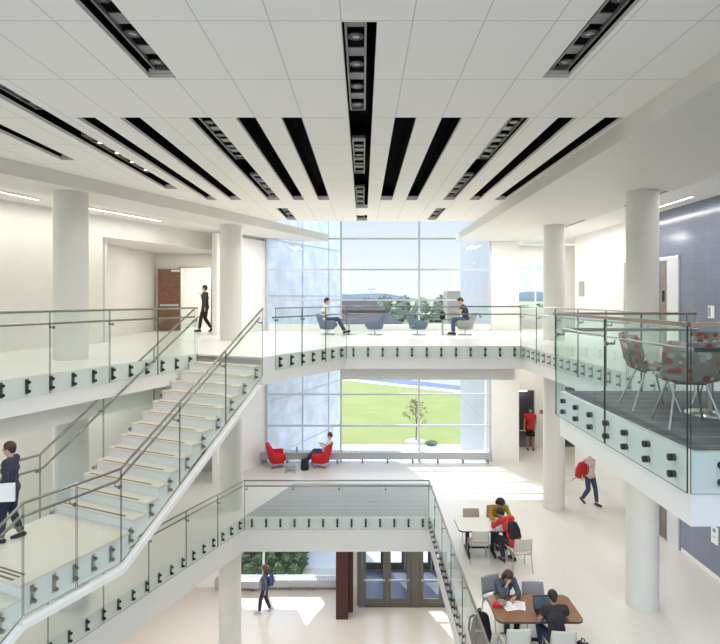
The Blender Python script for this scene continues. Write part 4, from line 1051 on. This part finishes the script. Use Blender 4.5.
# walker with red backpack
person('person in pale top and jeans walking with a red bag', (7.15,17.35,L2), R(205), WALK, dict(elR=(.25,-.04,1.13), wrR=(.30,-.02,.92)), 1.72, 'light','brown','short',(.66,.50,.47),.4,(.04,.06,.11),1.0,(.06,.03,.03))
backpack('backpack','red backpack carried by the walking person in jeans', M['red_fabric'], (6.86,17.36,L2+.86), R(200), R(-14), 1.15, strapm=M['red_fabric'])
r = thing('umbrella','thin dark furled umbrella poking out below the red backpack','umbrella',(6.66,17.3,L2+.80))
b = MB(); b.cyl((.14,0,.12),(-.13,0,-.06),.014,.006,10); b.build('canopy', M['black_fabric'], r); b = MB(); b.cyl((-.13,0,-.06),(-.20,0,-.107),.004,.004,8); b.build('tip', M['steel'], r)
# in doorway
person('person in red shirt and black shorts standing in the doorway', (7.16,23.55,L2), R(172), BASE, dict(wrL=(-.16,.12,.92), wrR=(.24,.05,.88)), 1.80, 'mid','black','bun',(.52,.02,.03),.4,BLACK,.42,(.03,.03,.03))
# ground floor
person('woman in blue top walking past the ground floor window', (-3.58,20.1,L1), R(84), WALK, dict(anL=(-.10,.18,.085), knL=(-.10,.14,.50), anR=(.10,-.16,.11), knR=(.10,.0,.49)), 1.72, 'light','red','long',(.09,.10,.17),1.0,(.02,.028,.06),1.0,(.5,.47,.42))
backpack('backpack','blue backpack worn by the woman on the ground floor', M['blue_fabric'], (-3.36,20.12,L1+1.02), R(84+180), 0, .9, strapm=M['blue_fabric'])
# reclining in red chair
person('person in white shirt reclining in the red chair', (-1.52,21.15,L2), R(82), SIT, dict(pelvis=(0,-.04,.56), chest=(0,-.20,.86), neck=(0,-.26,1.05), head=(0,-.24,1.20), shL=(-.175,-.24,.99), shR=(.175,-.24,.99), elL=(-.22,-.08,.78), elR=(.22,-.08,.78), wrL=(-.08,.10,.88), wrR=(.08,.10,.88),
       hipL=(-.09,-.02,.55), hipR=(.09,-.02,.55), knL=(-.10,.40,.56), knR=(.10,.38,.60), anL=(-.08,.66,.16), anR=(.10,.70,.20), toeL=.3, toeR=.3, look=(0,1,-.25)), 1.72, 'light','brown','short',(.70,.69,.66),.4,JEANS,1.0,BLACK)
# upper window, left
person('person in white shirt seated at the left of the upper window', (-1.27,19.5,L3), R(-92), SIT, dict(chest=(0,-.10,.87), knL=(-.11,.38,.58), knR=(.10,.42,.56), anL=(-.1,.62,.12), anR=(.1,.66,.14), toeL=.3, toeR=.3, look=(0,1,-.2)), 1.66, 'light','black','short',(.72,.72,.70),1.0,NAVY,1.0,BLACK)
person('person in dark shirt and jeans seated reading at the right of the upper window', (3.60,19.5,L3), R(84), SIT, dict(chest=(0,.0,.86), neck=(0,.08,1.05), head=(0,.15,1.18), shL=(-.18,.06,1.0), shR=(.18,.06,1.0), elL=(-.24,.18,.77), elR=(.24,.18,.77), wrL=(-.08,.36,.84), wrR=(.08,.36,.84), look=(0,.75,-.6)), 1.72, 'light','black','short',(.06,.06,.065),.4,(.07,.10,.20),1.0,BLACK)
# brown table
person('woman in blue cardigan leaning on her hand at the brown table', (2.76,10.91,L2), R(193), SIT, dict(chest=(0,.05,.84), neck=(0,.17,1.0), head=(0,.26,1.11), shL=(-.17,.14,.96), shR=(.17,.14,.96), elL=(-.20,.30,.79), elR=(.16,.33,.79), wrL=(-.04,.44,.795), wrR=(.085,.34,.97), look=(.1,.7,-.65)), 1.68, 'light','brown','long',(.075,.10,.135),1.0,(.02,.022,.03),1.0,BLACK, open_jacket=(.62,.60,.60))
person('man in dark shirt seen from behind working at the laptop', (3.40,9.68,L2), R(2), SIT, dict(chest=(0,.03,.87), neck=(0,.11,1.06), head=(0,.17,1.17), shL=(-.19,.08,1.01), shR=(.19,.08,1.01), elL=(-.27,.10,.80), elR=(.27,.12,.80), wrL=(-.14,.30,.80), wrR=(.10,.30,.80), knL=(-.17,.40,.53), look=(0,.9,-.4)), 1.66, 'mid','black','short',(.028,.026,.032),.4,(.03,.04,.10),1.0,BLACK)
# pale table
person('person in mustard sweater seated at the far right of the pale table', (3.58,14.70,L2), R(180), SIT, dict(chest=(0,.10,.84), neck=(0,.24,1.0), head=(0,.35,1.10), shL=(-.18,.20,.96), shR=(.18,.20,.96), elL=(-.25,.34,.79), elR=(.25,.34,.79), wrL=(-.06,.50,.79), wrR=(.18,.52,.79), look=(.1,.8,-.6)), 1.74, 'mid','black','curly',(.42,.24,.02),1.0,(.06,.075,.11),1.0,(.02,.02,.02))
person('person in red hooded top with black backpack bending over the pale table', (3.68,13.42,L2), R(26), SIT, dict(chest=(0,.14,.84), neck=(0,.33,.98), head=(-.03,.45,1.05), shL=(-.18,.28,.95), shR=(.18,.28,.95), elL=(-.28,.40,.80), elR=(.22,.42,.80), wrL=(-.16,.56,.80), wrR=(.06,.60,.80), hipL=(-.09,-.04,.53), knL=(-.13,.34,.52), anL=(-.14,.20,.09), anR=(.12,.14,.09), look=(-.2,.8,-.6)), 1.76, 'mid','black','short',(.56,.03,.035),1.0,(.03,.03,.035),1.0,(.05,.05,.05))
backpack('backpack','black backpack on the back of the person in red', M['black_fabric'], (3.72,13.33,L2+.66), R(206), R(34), .92)
# ================================================================== OUTDOORS
b = MB(); b.box(-90,110,43.2,320,-1.0,-.02); tag(struct(b.build('ground_lawn', M['grass'])), 'yellow green lawn outside the middle window', 'lawn')
b = MB(); b.box(-60,80,WY+.1,43.2,-.4,-.03); struct(b.build('ground_court', M['concrete']), 'pale paved court between building and lawn')
b = MB(); b.box(-1500,1500,320,3900,-1.5,-.05); struct(b.build('ground_far', M['grass2']), 'distant fields')
def zl_(y): return -.02
def road(p, q, w, mat, lab, lift=.03):
    p = V3(p); q = V3(q); d = (q-p).normalized(); n = V3((-d.y,d.x,0))*w/2; vs = []
    for v in (p-n, q-n, q+n, p+n): vs.append((v.x,v.y,-.03))
    for v in (p-n, q-n, q+n, p+n): vs.append((v.x,v.y,zl_(v.y)+lift))
    b = MB(); b.hexa(vs); return tag(struct(b.build('road', mat)), lab, 'road')
def g0(px, py): return onz(px, py, 0)
road(g0(330,377.5),g0(500,395.5),2.0,M['concrete'],'pale path beyond the lawn',.05); road(g0(330,374.5),g0(500,392.0),4.0,M['asphalt'],'blue grey road beyond the lawn',.06); road(g0(380,374),g0(500,387.5),5.0,M['signgrey'],'dark road edge beyond the lawn',.07)
# projecting glazed wings
wa = V3((-3.9,WY+.2,0)); wb = wa + U*6.75
b = MB(); n_ = V3((-U.y,U.x,0))*3.0; b.prism([xy(wa),xy(wb),xy(wb+n_*.12),xy(wa+n_*.05)], 4.3, 16.5); w2 = wa+U*2.6; b.prism([xy(w2),xy(wb),xy(wb+n_*.12),xy(w2+n_*.05)], 0, 4.3); r = tag(b.build('building_wing', M['wing_l']), 'blue glazed building wing seen through the left window panes', 'building')
nn = V3((U.y,-U.x,0))
for s_ in (2.9,5.42):
    b = MB(); p = wa + U*s_ + nn*.02; b.bar((p.x,p.y,4.4),(p.x,p.y,16.4),.028,.028,up=(0,1,0)); o = b.build('panel_joint', M['frame'], r, off=r.location)
for zz in (5.05, 7.3, 11.6, 13.9):
    b = MB(); p = wa+nn*.02; q = wb+nn*.02; b.bar((p.x,p.y,zz),(q.x,q.y,zz),.03,.03); b.build('floor_band', M['frame'], r, off=r.location)
b = MB(); b.box(5.03,5.19,WY+.12,28.4,0,16.5); tag(b.build('wing_wall', M['wing_r']), 'pale flank wall beside the right window panes', 'building')
# sapling
def tree(name, label, loc, h, seed, leafm, crown=(.3,1.0), spread=.35, nleaf=160, ls=.07, trunk=.03, group=None):
    rnd = random.Random(seed); r = thing(name, label, 'tree', loc, 0, group)
    t = MB(); t.tube([(0,0,0),(.01*h,0,h*.3),(0,.01*h,h*.6),(0,0,h*.95)], [trunk,trunk*.85,trunk*.6,trunk*.25], 8); pts = []
    for i in range(16):
        a = i*2.4; z = h*(crown[0]+(crown[1]-crown[0])*.75*i/16); l = spread*h*(1-.55*i/16)*rnd.uniform(.7,1.1)
        e = V3((l*math.cos(a), l*math.sin(a), z+l*.7)); t.tube([(0,0,z), e*0.5+V3((0,0,z*.5+.02)), e], [trunk*.45,trunk*.3,trunk*.15], 5)
        for q in range(6): f = rnd.uniform(.4,1.05); pts.append(V3((e.x*f, e.y*f, z+(e.z-z)*f)))
    t.build('trunk', M['bark'], r)
    l = MB()
    for i in range(nleaf):
        p = rnd.choice(pts)+V3([rnd.gauss(0,.05*h) for _ in range(3)])*.6; s = ls*rnd.uniform(.6,1.3)
        a = V3([rnd.uniform(-1,1) for _ in range(3)]).normalized(); c = a.cross(V3((.3,.5,.8))).normalized()
        l.add([p-a*s, p+c*s*.5, p+a*s, p-c*s*.5], [(0,1,2,3)], 0)
    l.build('leaves', leafm, r); return r
sp = onz(416,441,0)
tree('sapling','young thin tree with sparse leaves standing on the lawn', (sp.x,sp.y,zl_(sp.y)), 3.75, 3, M['leaf3'], (.30,1.0), .30, 420, .085, .045)
b = MB(); b.lathe([(.9,0),(.85,.04),(.3,.10),(.06,.11)], (sp.x,sp.y,zl_(sp.y)), 24); tag(b.build('mulch_ring', M['beige']), 'pale mulch ring at the foot of the thin tree', 'mulch')
def bush(name, label, loc, rad, hgt, seed, mat, n=260, ls=.06, group=None, cat='bush'):
    rnd = random.Random(seed); r = thing(name, label, cat, loc, 0, group)
    c = MB(); c.ell((0,0,hgt*.42),(rad*.72,rad*.72,hgt*.42),0,12,8); c.build('branches', mat, r); l = MB()
    for i in range(n):
        v = V3([rnd.gauss(0,1) for _ in range(3)]).normalized(); p = V3((v.x*rad*rnd.uniform(.7,1), v.y*rad*rnd.uniform(.7,1), hgt*(.5+.5*v.z*rnd.uniform(.8,1))))
        s = ls*rnd.uniform(.6,1.4); a = V3([rnd.uniform(-1,1) for _ in range(3)]).normalized(); q = a.cross(v).normalized()
        l.add([p-a*s, p+q*s*.6, p+a*s, p-q*s*.6], [(0,1,2,3)], 0)
    l.build('leaves', mat, r); return r
for i, (x, y, rr, hh) in enumerate([(-5.3+.62*(k%5)+.2*(k//5%2), 22.75+.62*(k//5), .34, .45+.14*(k//5)+.1*(k%2)) for k in range(20)]):
    bush('shrub', 'green shrub in the bed outside the ground floor window', (x,y,.0), rr, hh, 20+i, M['leaf'], 200, .06, 'shrubs outside the ground floor window')
sp2 = onz(425,445,0); bush('shrub','small dark shrub at the foot of the thin tree', (sp2.x+.5,sp2.y+.1,zl_(sp2.y)), .62, .34, 44, M['leaf'], 160, .05)
b = MB(); b.box(-7.5,-2.66,22.2,25.5,-.02,.03); tag(b.build('gravel_bed', pbr('gravel',(.62,.60,.58),.9,col2=(.3,.3,.3),nscale=9)), 'pale gravel bed under the shrubs', 'gravel', None, 'stuff')
# distant: trees, houses, tower, hills
rnd = random.Random(11)
n_t = 0
for row, (Y, step, lo, hi) in enumerate(((262,10.5,4.0,6.0),(300,11.0,6.5,9.0),(345,12.0,9.5,12.0),(400,13.0,12.0,14.5))):
    x = -6+row*3.3
    while x < 58*Y/330:
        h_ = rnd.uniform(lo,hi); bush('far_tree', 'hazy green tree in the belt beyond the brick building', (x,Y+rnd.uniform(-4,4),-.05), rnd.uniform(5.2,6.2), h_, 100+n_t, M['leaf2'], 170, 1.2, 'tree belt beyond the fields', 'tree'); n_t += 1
        x += step
for i in range(7):
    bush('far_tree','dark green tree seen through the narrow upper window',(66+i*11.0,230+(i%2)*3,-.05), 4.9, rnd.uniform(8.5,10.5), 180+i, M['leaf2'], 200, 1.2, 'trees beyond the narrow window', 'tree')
def house(label, x0, x1, y0, y1, z0, hw, hr, name='house'):
    cx, cy = (x0+x1)/2, (y0+y1)/2; r = thing(name, label, 'building', (cx,cy,z0)); off = r.location
    w = MB(); w.box(x0,x1,y0,y1,z0,z0+hw); wl = w.build('wall', M['brick'], r, off=off)
    f = MB(); o = .4; f.add([(x0-o,y0-o,z0+hw),(x1+o,y0-o,z0+hw),(x1+o,y1+o,z0+hw),(x0-o,y1+o,z0+hw),(x0+(y1-y0)*.4,cy,z0+hw+hr),(x1-(y1-y0)*.4,cy,z0+hw+hr)],[(0,3,2,1),(0,1,5,4),(1,2,5),(2,3,4,5),(3,0,4)]); f.build('roof', M['roofing'], r, off=off)
    n = max(2,int((x1-x0)/3))
    for i in range(n):
        x = x0+(i+.5)*(x1-x0)/n; q = MB(); q.box(x-.5,x+.5,y0-.06,y0+.02,z0+1.0,z0+2.2); q.build('window', M['screen'], r, off=off)
    return r
house('long brick building with purple roof beyond the upper window', -15.0, 8.1, 198.1, 212.3, -.05, 7.1, 3.9)
house('nearer low brick building with hipped roof beyond the upper window', -13.3, 12.4, 173.4, 185.7, -.05, 3.5, 2.5)
b = MB(); b.box(30.4,37.8,198,208,-.05,14.0); tag(b.build('tower_block', M['beige']), 'plain beige block left of the pale flank wall', 'building')
p_ = MB(); p_.cyl((3.5,230,-.05),(3.5,230,15.3),.17,.13,8); r = thing('lamp_post','distant tall lamp post above the tree belt','lamp',(3.5,230,-.05)); p_.build('pole', M['frame'], r, off=r.location)
p_ = MB(); p_.box(1.9,5.1,229.7,230.3,15.0,15.5); p_.build('lamp_head', M['frame'], r, off=r.location)
b = MB(); vs = []; N = 80
for i in range(N+1):
    x = -1500+3000*i/N; z = 20+9*math.sin(i*.37)+5*math.sin(i*.91+1); vs += [(x,1900,-5),(x,1900,z),(x,2300,-5)]
fs = []
for i in range(N):
    a = i*3; c = a+3; fs += [(a,c,c+1,a+1),(a+1,c+1,c+2,a+2)]
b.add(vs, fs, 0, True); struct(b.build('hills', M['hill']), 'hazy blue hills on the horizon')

# ================================================================== LIGHT, SKY, CAMERA
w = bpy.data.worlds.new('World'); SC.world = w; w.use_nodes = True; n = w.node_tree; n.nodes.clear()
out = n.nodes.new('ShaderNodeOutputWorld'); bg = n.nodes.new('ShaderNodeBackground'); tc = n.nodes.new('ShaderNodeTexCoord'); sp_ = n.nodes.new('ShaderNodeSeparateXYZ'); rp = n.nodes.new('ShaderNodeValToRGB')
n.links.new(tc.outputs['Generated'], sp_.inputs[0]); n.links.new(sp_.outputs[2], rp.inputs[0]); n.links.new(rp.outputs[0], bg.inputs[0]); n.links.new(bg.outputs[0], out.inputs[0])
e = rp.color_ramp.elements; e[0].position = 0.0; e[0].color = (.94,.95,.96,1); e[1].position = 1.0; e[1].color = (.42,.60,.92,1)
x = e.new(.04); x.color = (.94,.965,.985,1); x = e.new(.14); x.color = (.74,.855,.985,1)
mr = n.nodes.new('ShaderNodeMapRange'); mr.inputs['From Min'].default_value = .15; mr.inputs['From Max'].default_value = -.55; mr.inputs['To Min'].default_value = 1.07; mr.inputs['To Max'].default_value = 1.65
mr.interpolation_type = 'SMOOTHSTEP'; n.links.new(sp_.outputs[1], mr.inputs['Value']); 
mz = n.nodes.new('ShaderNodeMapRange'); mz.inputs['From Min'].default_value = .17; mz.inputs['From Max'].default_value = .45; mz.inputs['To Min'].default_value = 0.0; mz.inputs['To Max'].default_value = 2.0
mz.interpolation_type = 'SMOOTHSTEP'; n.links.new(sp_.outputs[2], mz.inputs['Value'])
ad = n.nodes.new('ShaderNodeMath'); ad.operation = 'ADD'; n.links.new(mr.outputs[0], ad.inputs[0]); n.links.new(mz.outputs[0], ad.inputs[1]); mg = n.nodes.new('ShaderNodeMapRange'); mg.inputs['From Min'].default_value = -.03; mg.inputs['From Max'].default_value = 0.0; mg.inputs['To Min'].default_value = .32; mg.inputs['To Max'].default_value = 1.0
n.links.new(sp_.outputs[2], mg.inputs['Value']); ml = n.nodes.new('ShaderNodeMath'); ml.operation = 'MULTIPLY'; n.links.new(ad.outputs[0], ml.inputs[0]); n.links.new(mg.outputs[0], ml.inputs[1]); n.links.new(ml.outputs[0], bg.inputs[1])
sun = bpy.data.lights.new('Sun','SUN'); so_ = bpy.data.objects.new('Sun', sun); COL.objects.link(so_)
sun.energy = 6.0; sun.angle = R(.6); sun.color = (1,.96,.90)
sd_ = V3((.40,-1.0,-1.08)); so_.rotation_euler = sd_.to_track_quat('-Z','Y').to_euler()
def area(name, loc, sx, sy, power, col=(1,.97,.93), rot=(0,0,0), spread=math.pi):
    l = bpy.data.lights.new(name,'AREA'); l.shape = 'RECTANGLE'; l.size = sx; l.size_y = sy; l.energy = power; l.color = col; l.spread = spread
    o = bpy.data.objects.new(name, l); COL.objects.link(o); o.location = loc; o.rotation_euler = rot; return o
KL = 1.6
# one spot at every round downlight
def spot(name, loc, power, col=(1,.97,.93), angle=140):
    l = bpy.data.lights.new(name,'SPOT'); l.energy = power; l.color = col; l.spot_size = R(angle); l.spot_blend = .6; l.shadow_soft_size = .035
    o = bpy.data.objects.new(name, l); COL.objects.link(o); o.location = loc; return o
for n_, s in enumerate(slots):
    x0 = s[0]; x1 = s[1]
    for ty0, ty1 in s[4]:
        w0, w1 = (x0+.02, x0+.235) if x0 > -1 and x0 < 0 else ((x1-.225, x1-.02) if x0 > 0 else (x0+.07, x1-.02))
        N = 4 if ty1-ty0 > 2.4 else (3 if ty1-ty0 > 2 else 2)
        for i in (range(N) if N < 3 else (0, N-1)): spot('downlight', ((w0+w1)/2, ty0+(i+.25)*(ty1-ty0)/N, TZ+.012), 50*KL)
# linear lamps of the galleries; the recess ones are unseen fills added to brighten
area('linear_lamp', (7.2,13,13.80), .12, 14, 110*KL); area('linear_lamp', (-8.4,12,13.80), .3, 12, 70*KL, rot=(0,0,-A24)); area('linear_lamp',(-6.6,23.2,13.2),.8,.8,40*KL); area('recess_lamp',(-6.6,19.9,13.22),.3,2.5,28*KL,rot=(0,0,-A24)); area('recess_lamp',(7.3,22.4,13.70),1.2,.3,25*KL); area('recess_lamp',(7.3,22.6,9.3),1.2,.3,25*KL)
# unseen fill lights added under the slabs to brighten the floors below
for x, y in ((6.5,8),(6.5,14),(3.0,18.5),(-2,18.5),(-8,12),(-8,17)): area('slab_lamp', (x,y,9.2), .6, 1.6, 45*KL)
for x, y in ((-2,19),(3,18),(-7,15),(-5.8,18.6),(-7,9),(6,12),(0,13)): area('ground_lamp', (x,y,3.94), .6, 1.6, 48*KL)  # unseen fills added to lift the ground floor
for x, y in ((-3.0,19.3),(4.8,19.6)): area('soffit_lamp', (x,y,13.72), .5, 1.6, 60*KL)  # added fills, no fitting here; they brighten the end by the window
area('slab_lamp',(4.6,19.5,9.3),.5,1.5,45*KL)  # one more added fill, brightening the middle floor by the pier
area('corridor_light', (7.2,25.6,8.5), .8, .8, 14)
cam = bpy.data.cameras.new('Camera'); co = bpy.data.objects.new('Camera', cam); COL.objects.link(co)
co.location = (0,0,CAMZ); co.rotation_euler = (R(90),0,0)
cam.sensor_fit = 'HORIZONTAL'; cam.sensor_width = 36; cam.lens = 36*F/720; cam.shift_x = -3/720; cam.shift_y = -24/720; cam.clip_end = 4000; cam.clip_start = .1
SC.camera = co
SC.view_settings.view_transform = 'Standard'; SC.view_settings.look = 'None'; SC.view_settings.gamma = 1; SC.view_settings.use_curve_mapping = False
SC.view_settings.exposure = 0.0
try:
    SC.cycles.transparent_max_bounces = 32; SC.cycles.max_bounces = 10; SC.cycles.diffuse_bounces = 6
except Exception: pass
